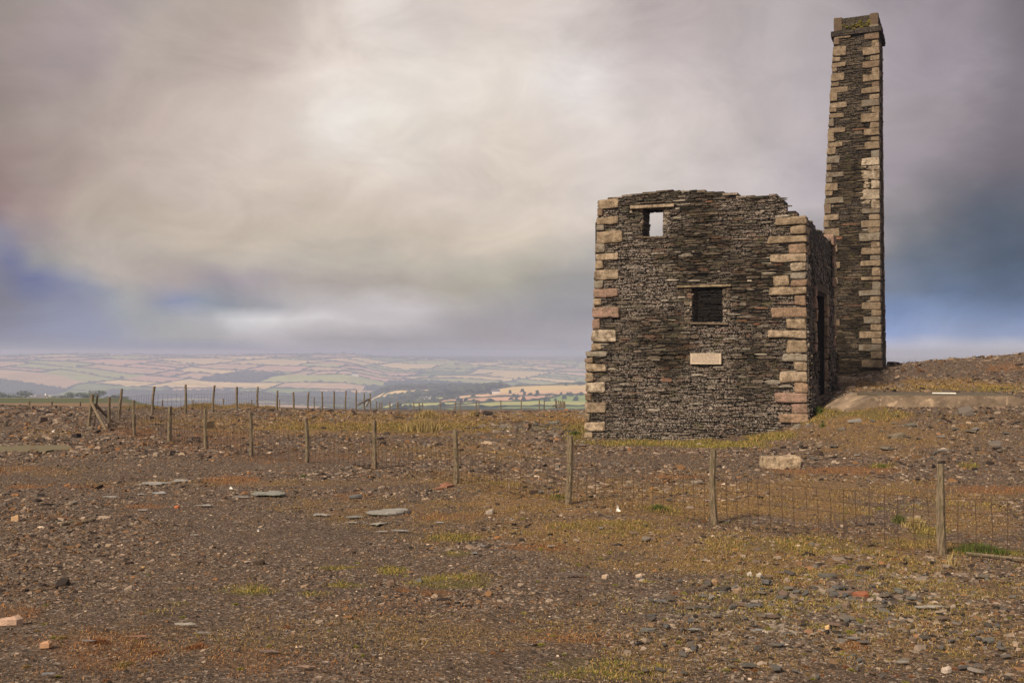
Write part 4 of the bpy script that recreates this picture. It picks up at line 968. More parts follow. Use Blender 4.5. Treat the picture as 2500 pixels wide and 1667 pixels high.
# ------------------------------------------------------------------ fences
def post_mesh(base, top, rad, r, n=7):
    a = Acc(); b = np.array(base, float); t = np.array(top, float); m = 6; pts = []; rr = []
    bend = np.array([r.uniform(-.035, .035), r.uniform(-.03, .03), 0])
    for i in range(m + 1):
        f = i / m; pts.append(b + (t - b) * f + bend * math.sin(f * math.pi)); rr.append(rad * (1.08 - .2 * f) * r.uniform(.93, 1.07))
    tube(a, pts, rr, n, (.1, .08, .06), .12, True, r); return a
def fence(name, label, posts, wires, pm, vs, parent_loc, htop=.0, mat=None, strand=True, wr=.003, vsp=.17, group=None, closed=False, fall=None):
    """posts: list of (base xyz, top xyz, radius)"""
    r = random.Random(hash(label) % 1000 if False else len(label)); t = thing(name, label, 'fence', parent_loc, 0, group); org = Vector(parent_loc)
    for (b, tp, rad) in posts:
        me = post_mesh((0, 0, 0), np.array(tp) - np.array(b), rad, r).mesh('post', False)
        o = link('post', me, M_WOOD, t); o.location = Vector(b) - org
    if pm:
        a = Acc()
        for (b0, t0, _), (b1, t1, _) in zip(posts[:-1], posts[1:]):
            b0, t0, b1, t1 = map(np.array, (b0, t0, b1, t1)); L = np.linalg.norm(b1 - b0); H = pm
            up0 = (t0 - b0); up0 = up0 / np.linalg.norm(up0); up1 = (t1 - b1); up1 = up1 / np.linalg.norm(up1)
            lev = [.04, .14, .25, .37, .50, .64, H]
            off = np.array([0, -.05, 0.])
            def PT(f, h):
                x = b0[:2] + (b1[:2] - b0[:2]) * f; zz = (1 - f) * (b0[2] + .06) + f * (b1[2] + .06)
                zgr = zg(x[0], x[1]) + .03
                p = (b0 + up0 * h) * (1 - f) + (b1 + up1 * h) * f; base = max(zz, zgr) if h < .1 else p[2]
                s = math.sin(f * math.pi); return np.array([p[0], p[1] + s * .03, max(p[2] - s * .03 * (h / H), base)]) + off
            nseg = max(3, int(L / .5))
            for h in lev: tube(a, [PT(k / nseg, h * 1.0) + np.array([0, 0, r.uniform(-.006, .006)]) for k in range(nseg + 1)], wr * .6, 3, (.1, .1, .1), 0, False)
            nv = max(2, int(L / vsp))
            for k in range(1, nv):
                f = (k + r.uniform(-.08, .08)) / nv; x = (PT(f, H))
                tube(a, [PT(f + r.uniform(-.004, .004), h) for h in (lev[0], lev[2], lev[4], lev[6])], wr, 3, (.1, .1, .1), 0, False)
        link('wire_mesh', a.mesh('wire_mesh'), mat, t); t.children[-1].location = -org
    if strand:
        a = Acc()
        for (b0, t0, _), (b1, t1, _) in zip(posts[:-1], posts[1:]):
            t0, t1 = np.array(t0), np.array(t1); tube(a, [t0 * (1 - f) + t1 * f - np.array([0, .04, .05 + .04 * math.sin(f * math.pi)]) for f in (0, .25, .5, .75, 1)], wr, 3, (.1, .1, .1), 0, False)
        link('top_wire', a.mesh('top_wire'), mat, t); t.children[-1].location = -org
    return t, org
def mkpost(u, v, D, ut, vt, rad=.042):
    """foot and head read off the photo, foot dropped on to the real ground"""
    p = at(u, v, D); q = at(ut, vt, D); z = zg(p[0], p[1]); b = np.array([p[0], p[1], z - .15]); f = max(q[2] - z, .8) if D < 36 else q[2] - z
    return (b, np.array([q[0], q[1], q[2]]), rad)
k = 1.06293
front = [(2165 * k, 1270 * k, 11.7, 2160 * k, 1065 * k), (1645 * k, 1203 * k, 14.04, 1639 * k, 1032 * k), (1303 * k, 1158 * k, 15.8, 1310 * k, 1000 * k), (1048 * k, 1113 * k, 18.3, 1045 * k, 985 * k), (862 * k, 1073 * k, 20.8, 860 * k, 965 * k),
         (705 * k, 1068 * k, 22.6, 702 * k, 960 * k), (577 * k, 1048 * k, 24.2, 575 * k, 945 * k), (474 * k, 1030 * k, 26.1, 472 * k, 938 * k), (390 * k, 1018 * k, 28, 391 * k, 933 * k), (309 * k, 1000 * k, 29.6, 307 * k, 919 * k), (266, 1045, 32.6, 267, 969), (216, 1043, 33.2, 226, 962)]
rads = [.052, .05, .054, .05, .049, .052, .047, .054, .058, .05, .052, .06]
fp = [mkpost(*p, rr) for p, rr in zip(front, rads)]
# one more span to the right, out of the picture
ext = (np.array([7.6, 9.9, zg(7.6, 9.9) - .1]), np.array([7.6, 9.9, zg(7.6, 9.9) + 1.05]), .045)
ft, forg = fence('stock_fence', 'weathered timber post and rusty wire mesh fence crossing the near ground', [ext] + fp, True, .80, 0, tuple(map(float, fp[0][0])), mat=M_WIRE, wr=.0048)
for (pa, pb, rad) in ((at(223, 982, 33.1), at(260, 1049, 31.8), .05), (at(233, 988, 33.3), at(278, 1029, 35.5), .05)):
    pb = np.array(pb); pb[2] = zg(pb[0], pb[1]) - .03
    o = link('brace', post_mesh((0, 0, 0), pb - np.array(pa), rad, rng).mesh('brace'), M_WOOD, ft); o.location = Vector(pa) - forg
rear = [(216, 1043, 33.2, 226, 962), (290, 1025, 37, 298, 949), (372, 1013, 40, 377, 943.5), (453, 1010, 41.5, 453, 938.7), (519, 1006, 43.5, 524, 940.5), (577, 999, 46, 578, 944), (630, 995, 49, 630, 944), (676, 998, 52, 677.5, 953), (716.5, 997, 55, 716, 957), (752, 998, 58, 754, 957),
        (786, 998, 61, 786, 956), (815, 995, 64.5, 816, 955), (843.5, 992, 68, 845, 954), (870, 990, 71.5, 870, 952.5), (890, 992, 75, 889.5, 959), (905, 992, 78, 904, 960.5)]
rp = []
for p in rear:
    b, t_, rad = mkpost(*p, .055); rp.append((b, t_, rad))
rp = rp[1:]
rt_, rorg = fence('stock_fence', 'taller grey post and wire mesh fence running back over the crest', [(fp[-1][0] + [.12, .12, 0], fp[-1][1] + [.12, .12, -.02], .03)] + rp, True, .95, 0, tuple(map(float, rp[0][0])), mat=M_WIREG, wr=.0058, vsp=.22)
for (pa, pb) in ((at(901, 974, 77), at(873, 989, 73)), (at(903, 974, 78), at(895, 991, 79))):
    o = link('brace', post_mesh((0, 0, 0), np.array(pb) - np.array(pa), .06, rng).mesh('brace'), M_WOOD, rt_); o.location = Vector(pa) - rorg
def far_line(label, us, vt, D0_, D1_, h, sag=None):
    ps = []
    for i, u in enumerate(us):
        D = D0_ + (D1_ - D0_) * i / max(1, len(us) - 1); x = (u - 1250) / F * D; zt = CAMZ - (vt[i] - 861) / F * D; z = zg(x, D)
        ps.append((np.array([x, D, min(z, zt - .6) - .2]), np.array([x + rng.uniform(-.03, .03), D, zt]), .07))
    return fence('stock_fence', label, ps, False, 0, 0, tuple(map(float, ps[0][0])), mat=M_WIREG, wr=.005)
fz = lambda L: [880 + x / 4.2 for x in L]
far_line('distant post and wire fence along the far edge of the hilltop, dark posts', fz([165, 200, 300, 376, 545, 602, 816, 977, 1185, 1436, 1652, 1833, 1885]), [880 + y / 4.2 for y in (420, 428, 424, 424, 424, 426, 418, 420, 414, 406, 403, 403, 412)], 105, 112, 1.2)
far_line('farthest row of thin pale posts behind the dark ones on the crest', fz([220, 392, 638, 1020, 1216]), [880 + y / 4.2 for y in (422, 420, 427, 415, 408)], 128, 132, 1.2)
far_line('three small posts on the skyline left of the braced corner', [73, 128, 196], [979, 979, 980], 62, 66, 1)
far_line('short posts beyond the rear fence seen through its mesh', [397, 471, 546, 615, 683, 768], [976, 976, 973, 976, 975, 970], 88, 112, 1.1)
# bundle of stakes at the end of the far fence
st = thing('stake_bundle', 'cluster of upright stakes on the crest just left of the ruin', 'stakes', tuple(at(1365, 994, 108)))
for (x, y0) in ((2002, 407), (2015, 412), (2033, 407), (2048, 412), (2055, 420), (2072, 408), (2084, 425), (2096, 415)):
    b = at(880 + x / 4.2, 996, 108); tp = at(880 + x / 4.2 + rng.uniform(-.8, .8), 880 + y0 / 4.2, 108)
    o = link('stake', post_mesh((0, 0, 0), tp - b, .07, rng).mesh('stake'), M_WOOD, st); o.location = Vector(b) - st.location
b = at(880 + 1968 / 4.2, 993, 107); tp = at(880 + 2000 / 4.2, 988, 108); o = link('brace', post_mesh((0, 0, 0), tp - b, .06, rng).mesh('brace'), M_WOOD, st); o.location = Vector(b) - st.location

# ------------------------------------------------------------------ loose stones
SLC = [(.10, .094, .085), (.075, .074, .072), (.13, .112, .09), (.10, .082, .062), (.17, .155, .14), (.13, .09, .07), (.07, .062, .055), (.11, .11, .10)]
def slab(seed, col, w=1, l=.7, t=.12, n=7, lump=0):
    r = random.Random(seed); V = []; f2 = []
    for lay in range(3):
        for k_ in range(n):
            an = 2 * math.pi * (k_ + r.uniform(-.25, .25)) / n if lay == 0 else f2[k_][0]
            rr = (r.uniform(.42, 1.2) if t < .05 else r.uniform(.68, 1.12)) if lay == 0 else f2[k_][1]
            if lay == 0: f2.append((an, rr))
            q = (1, 1.0, .86 - lump * .25)[lay]; z = (-.5, .3, .5)[lay] * t + r.uniform(-.06, .06) * t
            V.append((w / 2 * rr * math.cos(an) * q, l / 2 * rr * math.sin(an) * q, z + (lay == 2) * math.cos(an) * t * .3))
    fs = [(a * n + k_, a * n + (k_ + 1) % n, (a + 1) * n + (k_ + 1) % n, (a + 1) * n + k_) for a in (0, 1) for k_ in range(n)] + [tuple(2 * n + k_ for k_ in range(n)), tuple(range(n - 1, -1, -1))]
    a = Acc(); a.add(V, fs, col); return a.mesh('slab')
POOL = [slab(i, vcol(rng.choice(SLC), rng, .2), 1, rng.uniform(.4, .8), rng.uniform(.07, .17), rng.choice((5, 6, 7, 8))) for i in range(44)]
for m in POOL: m.materials.append(M_STONE)
def place(me, name, label, cat, u, v, wpx, group=None, tilt=.12, sink=.0, zoff=0, asp=1, rz=None, D=None):
    X, Y, Z = hit(u, v) if D is None else (*at(u, v, D)[:2], 0)
    Z = zg(X, Y); s = wpx / F * Y
    o = link(name, me, M_STONE, None, label=label, category=cat, group=group); o.location = (X, Y, Z + sink + .02 + .04 * s); o.scale = (s, s * asp, s)
    o.rotation_euler = (rng.uniform(-tilt, tilt), rng.uniform(-tilt, tilt), rng.uniform(0, 6.28) if rz is None else rz); return o
def scatter(n, zone, wr, label, group, cond=None, tilt=.15):
    c = 0
    while c < n:
        u, v = zone(); 
        if cond and not cond(u, v): continue
        place(rng.choice(POOL), 'slate_piece', label, 'stone', u, v, rng.uniform(*wr) * (1 if rng.random() < .8 else 1.5), group, tilt); c += 1
g_ = lambda cu, cv, su, sv: (lambda: (rng.gauss(cu, su), rng.gauss(cv, sv)))
scatter(105, lambda: (rng.uniform(1560, 2480), rng.uniform(1400, 1662)), (18, 36), 'flat slate piece in the loose rubble spread over the lower right ground', 'slate rubble at lower right')
scatter(45, g_(1930, 1465, 190, 26), (18, 34), 'grey slate flake heaped in the densest rubble band right of centre', 'slate rubble band')
scatter(52, lambda: (rng.triangular(1190, 1390, 1330), rng.gauss(1042, 6)), (12, 26), 'broken slate in the pale rubble spill left of the ruin', 'slate spill left of the ruin', lambda u, v: 1025 < v < 1060, .3)
scatter(26, g_(2035, 980, 22, 10), (9, 18), 'slate scrap in the small heap by the ruin side opening', 'slate heap by the ruin', lambda u, v: 1988 < u < 2090 and v < 1000, .3)
scatter(34, lambda: (rng.uniform(1980, 2490), rng.uniform(1025, 1130)), (12, 26), 'thin slate lying on the bank below the concrete slab', 'slates on the bank')
scatter(20, lambda: (rng.uniform(1100, 1800), rng.uniform(1180, 1330)), (12, 24), 'small slate on the brown turf near the fence foot', 'slates near the fence')
# single stones that stand out
def single(u, v, w, col, label, name='slate_slab', l=.5, t=.035, n=8, asp=1, tilt=.04, rz=0, lump=0, seed=None, cat='stone'):
    me = slab(seed if seed is not None else int(u * 7 + v), col, 1, l * (.75 if t < .05 else 1), t, n + (4 if t < .05 else 0), lump); me.materials.append(M_STONE); return place(me, name, label, cat, u, v, w, None, tilt, 0, 0, asp, rz)
PG = (.23, .22, .205)
for (u, v, w, l, c, lab) in [(378, 1183, 70, .9, PG, 'long pale slate slab, left of the two lying end to end on the dark gravel'), (440, 1179, 56, .8, PG, 'pale slate slab touching the right end of the long one on dark gravel'), (268, 1216, 42, .8, PG, 'pale grey slate left of the largest pair of slabs'),
                             (392, 1205, 36, .9, (.25, .27, .29), 'bluish slate just below the pair of long pale slabs'), (343, 1207, 26, .8, PG, 'small pale slate below the left end of the long slab pair'), (655, 1213, 90, 1.0, (.19, .195, .175), 'broad greenish grey slab lying alone left of the fence'),
                             (586, 1218, 44, .5, PG, 'narrow slate touching the left tip of the broad greenish slab'), (505, 1236, 50, .6, PG, 'thin pale slate lying below and left of the broad greenish slab'), (352, 1249, 36, .6, PG, 'flat slate edge beside the red soil patch'),
                             (787, 1261, 50, .7, PG, 'grey slate left of the large tilted slab'), (860, 1263, 55, .5, (.16, .16, .155), 'thin slate lying against the left tip of the large tilted slab'), (968, 1246, 60, .8, (.24, .24, .225), 'pale thin slab behind the large tilted slab'),
                             (860, 1280, 34, .6, PG, 'small pale slate in front of the tilted slab'), (922, 1281, 46, 1.1, (.24, .23, .2), 'rounded pale slab with an orange tip in front of the tilted slab'), (935, 1299, 34, .5, PG, 'lowest pale slate of the middle slab group'),
                             (975, 1296, 50, .4, (.2, .2, .2), 'thin flake right of the lowest pale slate'), (1075, 1278, 22, .9, (.26, .27, .28), 'small light grey stone right of the slab group'), (475, 1310, 28, .8, PG, 'lone diamond shaped slate on the dark gravel at left'), (1160, 1356, 18, .8, (.2, .22, .24), 'bluish stone beside the two green tufts'),
                             (1177, 1334, 22, .8, (.18, .19, .2), 'grey stone at left end of the orange grass patch'), (1345, 1336, 30, .6, PG, 'flat grey slate right of the orange grass patch'), (1400, 1412, 80, .35, (.10, .08, .07), 'long dark narrow slate flush with the gravel'),
                             (1615, 1477, 42, .5, (.10, .105, .115), 'dark blue slate at left edge of the rubble'), (1848, 1647 - 96, 36, .6, (.20, .205, .21), 'light grey pointed slate at left of the rubble'), (1845, 1488, 46, .55, (.10, .10, .10), 'dark long slate in the middle of the rubble band'),
                             (1695, 1545, 34, .7, (.19, .2, .2), 'grey oval slate left of the light pointed one'), (2262, 1493, 72, .45, (.26, .24, .21), 'long pale slate right of the red stone'), (2085, 1560, 44, .5, (.17, .17, .175), 'tilted slate below the yellow moss tufts'), (1900, 1580, 38, .6, (.10, .11, .125), 'dark pointed slate near the lower middle'),
                             (1310, 1528, 10, .8, (.5, .47, .42), 'tiny white stone at the lower centre'), (450, 1533, 60, .5, (.27, .25, .22), 'pale curved slate flake near the lower left'), (500, 1553, 42, .4, (.17, .16, .15), 'thin slate just below the pale curved flake'), (215, 1577, 36, .6, (.16, .155, .16), 'grey slate among the red heather at lower left'),
                             (660, 1604, 50, .6, (.15, .11, .10), 'dark slate with a reddish point near the bottom'), (345, 1561, 44, .5, (.24, .13, .09), 'pinkish flat stone amid the red heather'), (745, 1650, 44, .5, (.24, .16, .12), 'pinkish slate at the bottom edge'), (120, 1658, 60, .5, (.15, .15, .155), 'grey slate at the bottom left corner'),
                             (1912, 1400, 44, .4, (.13, .10, .085), 'brown flat slate right of the white debris'), (1240, 1118, 30, .5, (.13, .13, .13), 'slate behind the fence near the middle post'), (858, 1142, 0, .5, PG, '')]:
    if w: single(u, v, w, c, lab, l=l, asp=1.0)
single(945, 1257, 96, (.22, .215, .20), 'large tilted grey slab with a raised dark right tip, biggest of the middle group', l=.75, t=.05, tilt=.02)
tip = single(993, 1256, 22, (.07, .06, .055), 'dark upturned slate tip at the right end of the large tilted slab', l=.5, t=.5, lump=1)
single(865, 1217, 40, (.11, .11, .115), 'dark curved slate beside the brown moss clump left of centre', l=.5, t=.16)
single(2098, 1459, 42, (.26, .10, .055), 'flat brick red stone in the slate rubble', l=.7, t=.22, n=10)
single(350, 1398 - 10, 8, (.55, .38, .16), 'small orange pebble on the dark gravel at left', l=.8, t=.4, lump=1)
single(432, 1240, 13, (.42, .14, .06), 'small bright orange stone on the gravel', l=.8, t=.4, lump=1)
single(38, 1270, 28, (.45, .30, .17), 'pale orange broken brick near the left edge', l=.7, t=.55, n=6, lump=0, cat='brick', name='brick')
single(633, 1380, 26, (.05, .035, .025), 'dark rotten wood lump on the gravel', l=.6, t=.4, lump=1)
single(744, 1434, 20, (.30, .21, .14), 'tan pointed stone beside the green tuft', l=.8, t=.3)
single(955, 1432, 26, (.16, .11, .08), 'brown angular stone left of the orange grass mound', l=.7, t=.45, lump=1)
single(1022, 1422, 18, (.13, .13, .13), 'grey angular stone at left edge of the orange grass mound', l=.7, t=.4, lump=1)
single(1195, 1259, 20, (.30, .26, .22), 'rounded pale stone right of the slab group', l=.8, t=.6, n=9, lump=1)
single(1478, 1413, 18, (.42, .32, .24), 'left of two cream stones on open gravel', l=.8, t=.45, n=9, lump=1)
single(1561, 1409, 18, (.46, .36, .27), 'right of two cream stones on open gravel', l=.8, t=.45, n=9, lump=1)
single(1738, 1427, 32, (.28, .18, .10), 'tan wedge shaped rock at the top left of the rubble', l=.6, t=.4, lump=1)
single(1800, 1452, 30, (.24, .17, .11), 'speckled brown rock within the rubble band', l=.7, t=.4, lump=1)
single(2065, 1490, 30, (.15, .11, .08), 'squat brown rock in the middle of the rubble', l=.7, t=.5, lump=1)
single(1830, 1408, 14, (.42, .38, .33), 'white chalky lump at the top of the rubble', l=.7, t=.7, n=7, lump=1)
single(1853, 1413, 15, (.40, .37, .32), 'second white chalky lump at the top of the rubble, on the right', l=.8, t=.6, n=7, lump=1)
single(2020, 1537, 14, (.58, .40, .20), 'small yellow orange stone left of the yellow moss', l=.8, t=.6, n=9, lump=1)
single(2310, 1637, 26, (.45, .38, .32), 'pale mottled rock at the lower right', l=.7, t=.45, n=9, lump=1)
single(25, 1530, 56, (.42, .29, .22), 'pale pink boulder at the left edge near the bottom', l=.6, t=.35, n=9, lump=1)
single(112, 1587, 34, (.42, .25, .15), 'orange tinted rock at the lower left', l=.7, t=.4, n=8, lump=1)
single(2035, 987 - 59, 0.1, PG, 'x') if False else None
single(2118, 930, 22, (.22, .17, .13), 'round boulder at the foot of the chimney mound', name='boulder', l=.9, t=.75, n=9, lump=1)
single(2060, 946, 60, (.15, .11, .075), 'earth covered rock outcrop between ruin and chimney', name='boulder', l=.6, t=.5, n=9, lump=1)
single(1085, 1188, 20, (.28, .13, .09), 'reddish stone at the foot of the fence post left of centre', l=.7, t=.5, lump=1)
single(243, 1045, 12, (.26, .14, .07), 'orange rock at the base of the fence corner braces', l=.8, t=.8, n=8, lump=1)
single(221, 1048, 18, (.15, .12, .09), 'flat rock against the foot of the leaning corner post', l=.6, t=.4, lump=1)
single(912, 1141, 14, (.26, .15, .09), 'orange stone at the foot of a fence post, mid fence', l=.7, t=.5, lump=1)
single(483, 1078, 12, (.05, .04, .035), 'dark square rock behind the fence', l=.8, t=.6, lump=1)
single(12, 1040, 16, (.09, .07, .05), 'dark rock at the left edge on the bare ground', l=.8, t=.8, lump=1)
single(471, 1010, 10, (.04, .03, .025), 'small dark rock behind the braced fence corner', l=.7, t=.9, lump=1) if False else None
single(2187, 1086 - 18, 44, (.15, .125, .09), 'broken slab edge jutting from the middle of the bank', l=.6, t=.25, lump=0)
single(2222, 1040, 30, (.12, .115, .09), 'slab right of the jutting one on the bank', l=.6, t=.2)
single(2087, 1030, 34, (.20, .19, .18), 'grey slab near the top of the bank', l=.6, t=.2)
single(1946, 1045, 22, (.16, .14, .12), 'grey pointed rock on the turf by the ruin corner', l=.7, t=.5, lump=1)
single(2382, 1052, 30, (.15, .14, .13), 'grey slab lying on the bank below the right end of the concrete', l=.7, t=.12, rz=.8)
single(1355, 1035, 36, (.13, .14, .12), 'largest dark slab on top of the rubble spill by the ruin', l=.7, t=.18)
single(1700, 1179, 34, (.24, .2, .16), 'pale flat slate on the orange turf behind the fence', l=.6, t=.15)
# brick shards by the fence
for (u, v, w, lab, rz) in ((1096, 1190, 26, 'striped reddish brick lying by the fence foot', .9), (1072, 1195, 18, 'dark red brick half left of the striped brick', .3)):
    me = block_mesh('brick', [(-.5, -.2, -.12), (.5, -.2, -.12), (.5, .2, -.12), (-.5, .2, -.12), (-.5, -.2, .12), (.5, -.2, .12), (.5, .2, .12), (-.5, .2, .12)], (.22, .11, .07), rng, .02, .01)
    me.materials.append(M_STONE); place(me, 'brick', lab, 'brick', u, v, w, None, .3, 0, .02, 1, rz)
# granite block on the flat
def granite_block():
    D = 20.3; p = at(1910, 1143, D); z = zg(p[0], p[1]) - .05; w, h, d = .74, .27, .42
    P = [(-w/2, 0, -.04), (w/2, -.06, -.04), (w/2, d, -.04), (-w/2, d, -.04), (-w/2, 0, h - .01), (w/2, -.06, h + .02), (w/2 + .02, d, h + .02), (-w/2, d, h)]
    me = block_mesh('granite_block', P, (.46, .36, .25), rng, .03, .012); o = link('granite_block', me, M_GRAN, None, label='squared granite block lying on the gravel in front of the ruin', category='stone block'); o.location = (p[0], p[1], z); o.rotation_euler = (0, .01, .03)
    p = at(2104, 910, 34.0); z = zg(p[0], p[1]); w = .95
    P = [(-w/2, 0, -.05), (w/2, 0, -.08), (w/2, .4, -.05), (-w/2, .4, -.05), (-w/2, .03, .09), (w/2, .03, .04), (w/2, .4, .05), (-w/2, .4, .1)]
    me = block_mesh('granite_block', P, (.36, .29, .21), rng, .03, .02); o = link('granite_block', me, M_GRAN, None, label='long pale ledge stone at the foot of the chimney', category='stone block'); p2 = at(2080, 914, 33.8); o.location = (p2[0], p2[1], zg(p2[0], p2[1]) + .06)
granite_block()
# concrete slab on the bank
def concrete():
    y0 = 25.0; xl, xr = at(2065, 1000, y0)[0], at(2500, 1000, y0)[0] + .1; zb = .0; zt = CAMZ - (966 - 861) / F * y0; yb = y0 + 1.75
    prof2 = [(xl, zb), (xl + .03, zb + .22), (xl + .40, zt - .16), (xl + .74, zt - .02), (xl + .85, zt), (xr - .35, zt - .01), (xr - .08, zt - .10), (xr, zt - .22), (xr + .02, zb)]
    bm = bmesh.new(); f = [bm.verts.new((x - xl, -.01 * math.sin(x * 3), z)) for (x, z) in prof2]; b = [bm.verts.new((x - xl, yb - y0 + (.15 if z > zt - .2 else 0), min(z, zt) )) for (x, z) in prof2]
    n = len(prof2)
    bm.faces.new(f); bm.faces.new(b[::-1])
    for i in range(n): bm.faces.new((f[i], b[i], b[(i + 1) % n], f[(i + 1) % n]))
    bmesh.ops.recalc_face_normals(bm, faces=bm.faces)
    bmesh.ops.triangulate(bm, faces=bm.faces)
    for _ in range(4):
        bmesh.ops.subdivide_edges(bm, edges=[e for e in bm.edges if e.calc_length() > .16], cuts=1)
        bmesh.ops.triangulate(bm, faces=bm.faces)
    for v in bm.verts:
        q = float(fbm(np.array(v.co.x * 3 + v.co.y), np.array(v.co.z * 5 + v.co.y * 2), 4, 51)) - .5; v.co.y -= q * .035; v.co.z += q * .012
    me = bpy.data.meshes.new('slab'); bm.to_mesh(me); bm.free()
    t = link('concrete_plinth', me, M_CONC, None, label='long low weathered concrete plinth with a sloping left end on the bank', category='plinth'); t.location = (xl, y0, 0)
    bm = bmesh.new(); tv = []; o2 = [(.82, .02), (1.6, .03), (2.6, .01), (3.4, .03), (xr - xl - .38, .02), (xr - xl - .2, .5), (xr - xl - .3, 1.7), (3.2, 1.78), (2.0, 1.74), (1.0, 1.76), (.7, 1.2), (.78, .5)]
    lo_ = [bm.verts.new((x, y + .0, zt - .03)) for x, y in o2]; hi_ = [bm.verts.new((x, y + .03, zt + .02)) for x, y in o2]; bm.faces.new(hi_)
    for i in range(len(o2)): bm.faces.new((lo_[i], lo_[(i + 1) % len(o2)], hi_[(i + 1) % len(o2)], hi_[i]))
    bmesh.ops.recalc_face_normals(bm, faces=bm.faces); me = bpy.data.meshes.new('top_layer'); bm.to_mesh(me); bm.free()
    link('top_layer', me, mat_plain('dark_plinth_top', (.095, .08, .058)), t)  # thin sheet giving the plinth top a darker tone than its front
    a = Acc(); p0 = at(2276, 964, 25.7); p1 = at(2334, 967, 25.5); p0[2] = zt + .04; p1[2] = zt + .04; tube(a, [p0, p1], .016, 8); me = a.mesh('white_rod'); me.materials.append(M_WHITE)
    link('white_rod', me, M_WHITE, None, label='white rod lying on top of the concrete plinth', category='rod')
    # low concrete pad at the far left
    p = at(0, 1100, 25.4); V = []; r = random.Random(3); n = 14
    outline = [(-1.5, 0), (0, -.05), (.7, -.02), (1.15, .0), (1.2, .3), (1.6, .45), (1.4, .9), (1.2, 1.3), (.8, 1.7), (.2, 1.5), (-1.4, 1.6)]
    zc = zg(p[0] + 1, p[1] + 1); bm = bmesh.new(); bv = [bm.verts.new((x, y, 0)) for x, y in outline]; tv = [bm.verts.new((x + .02, y + .02, .06)) for x, y in outline]; m = len(outline)
    bm.faces.new(tv)
    for i in range(m): bm.faces.new((bv[i], bv[(i + 1) % m], tv[(i + 1) % m], tv[i]))
    bmesh.ops.recalc_face_normals(bm, faces=bm.faces); me = bpy.data.meshes.new('concrete_pad'); bm.to_mesh(me); bm.free()
    o = link('concrete_pad', me, mat_plain('mossy_concrete', (.13, .11, .065)), None, label='thin flat concrete pad flush with the ground at the left edge', category='concrete pad'); o.location = (p[0], p[1], zc - .02)
concrete()
# other litter
def litter():
    # upright stone disc behind the fence
    p = at(512, 1043, 32.5); z = zg(p[0], p[1]); a = Acc(); n = 16; V = []
    for y in (-.06, .07):
        for q in range(n):
            an = 2 * math.pi * q / n; rr = .135 * (1 + rng.uniform(-.05, .05)); V.append((rr * math.cos(an), y, rr * math.sin(an)))
    a.add(V, [(q, (q + 1) % n, n + (q + 1) % n, n + q) for q in range(n)] + [tuple(range(n - 1, -1, -1)), tuple(range(n, 2 * n))], (.11, .08, .05)); me = a.mesh('round_stone')
    o = link('stone_disc', me, M_STONE, None, label='upright brown disc shaped stone behind the fence posts', category='stone'); o.location = (p[0], p[1], z + .12); o.rotation_euler = (.1, 0, .5)
    # white scrap
    for (u, v, w, h, lab) in ((1508, 1249, 9, 18, 'white torn scrap standing upright by the fence foot'), (562, 1193, 8, 7, 'white block of litter right of the long pale slabs'), (629, 1293, 4, 6, 'tiny white scrap on the dark gravel')):
        X, Y, _ = hit(u, v); Z = zg(X, Y); w = w / F * Y; h = h / F * Y; a = Acc()
        V = [(-w/2, 0, 0), (w/2, .02, 0), (w * .3, .06, 0), (-w * .4, .05, 0), (-w * .12, .01, h), (w * .1, .03, h * .92), (w * .05, .05, h * .85), (-w * .1, .04, h * .9)]
        a.add(V, BOXF, (.8, .78, .74)); V = [(0, -.01, 0), (w * .9, -.02, .0), (w * .8, .03, 0), (0, .03, 0), (.1 * w, 0, h * .3), (w * .6, .0, h * .2), (w * .5, .02, h * .2), (.1 * w, .02, h * .3)]; a.add(V, BOXF, (.8, .78, .74))
        me = a.mesh('scrap'); me.materials.append(M_WHITE); o = link('white_scrap', me, M_WHITE, None, label=lab, category='litter'); o.location = (X, Y, Z)
    # two small white stones with clumps: pale bits at left
    for (u, v, lab) in ((130, 1056, 'white fragments on the bare ground at far left'), (213, 1109, 'white stone on the gravel left of the fence')):
        single(u, v, 9, (.6, .55, .5), lab, l=.7, t=.5, lump=1)
    # rusty curved metal on the mound
    p = at(2247, 912, 34.5); z = zg(p[0], p[1]); a = Acc(); pts = []
    for k_ in range(9):
        f = k_ / 8; pts.append((-.18 + f * .34, 0, .03 + .22 * (1 - f) ** 3 + .02 * math.sin(f * 3)))
    tube(a, pts, [.02, .03, .035, .035, .035, .04, .04, .035, .02], 6, (.15, .1, .07), .2); me = a.mesh('rusty_scrap'); me.materials.append(M_RUST)
    o = link('rusty_scrap', me, M_RUST, None, label='bent rusty iron scrap on the dark mound', category='scrap metal'); o.location = (p[0], p[1], z + .02)
    # fallen rail
    p0 = np.array([*hit(2360, 1363)[:2], 0]); p1 = np.array([*hit(2500, 1377)[:2], 0]); p0[2] = zg(p0[0], p0[1]) + .04; p1[2] = zg(p1[0], p1[1]) + .05; p1 = p1 + (p1 - p0) * .3
    o = link('fallen_rail', post_mesh((0, 0, 0), p1 - p0, .016, rng).mesh('fallen_rail'), M_WOOD, None, label='dark wooden rail lying in the grass below the fence at right', category='rail'); o.location = p0
    for (u, v, u2, v2, lab) in ((148, 1286, 186, 1281, 'dark split timber strip, left of two on the gravel edge'), (200, 1281, 232, 1277, 'pale split timber strip at the right end of the dark one')):
        p0 = np.array([*hit(u, v)[:2], 0]); p1 = np.array([*hit(u2, v2)[:2], 0]); p0[2] = zg(p0[0], p0[1]) + .02; p1[2] = zg(p1[0], p1[1]) + .03
        o = link('timber_strip', post_mesh((0, 0, 0), p1 - p0, .025, rng).mesh('timber_strip'), M_WOOD, None, label=lab, category='timber'); o.location = p0
litter()

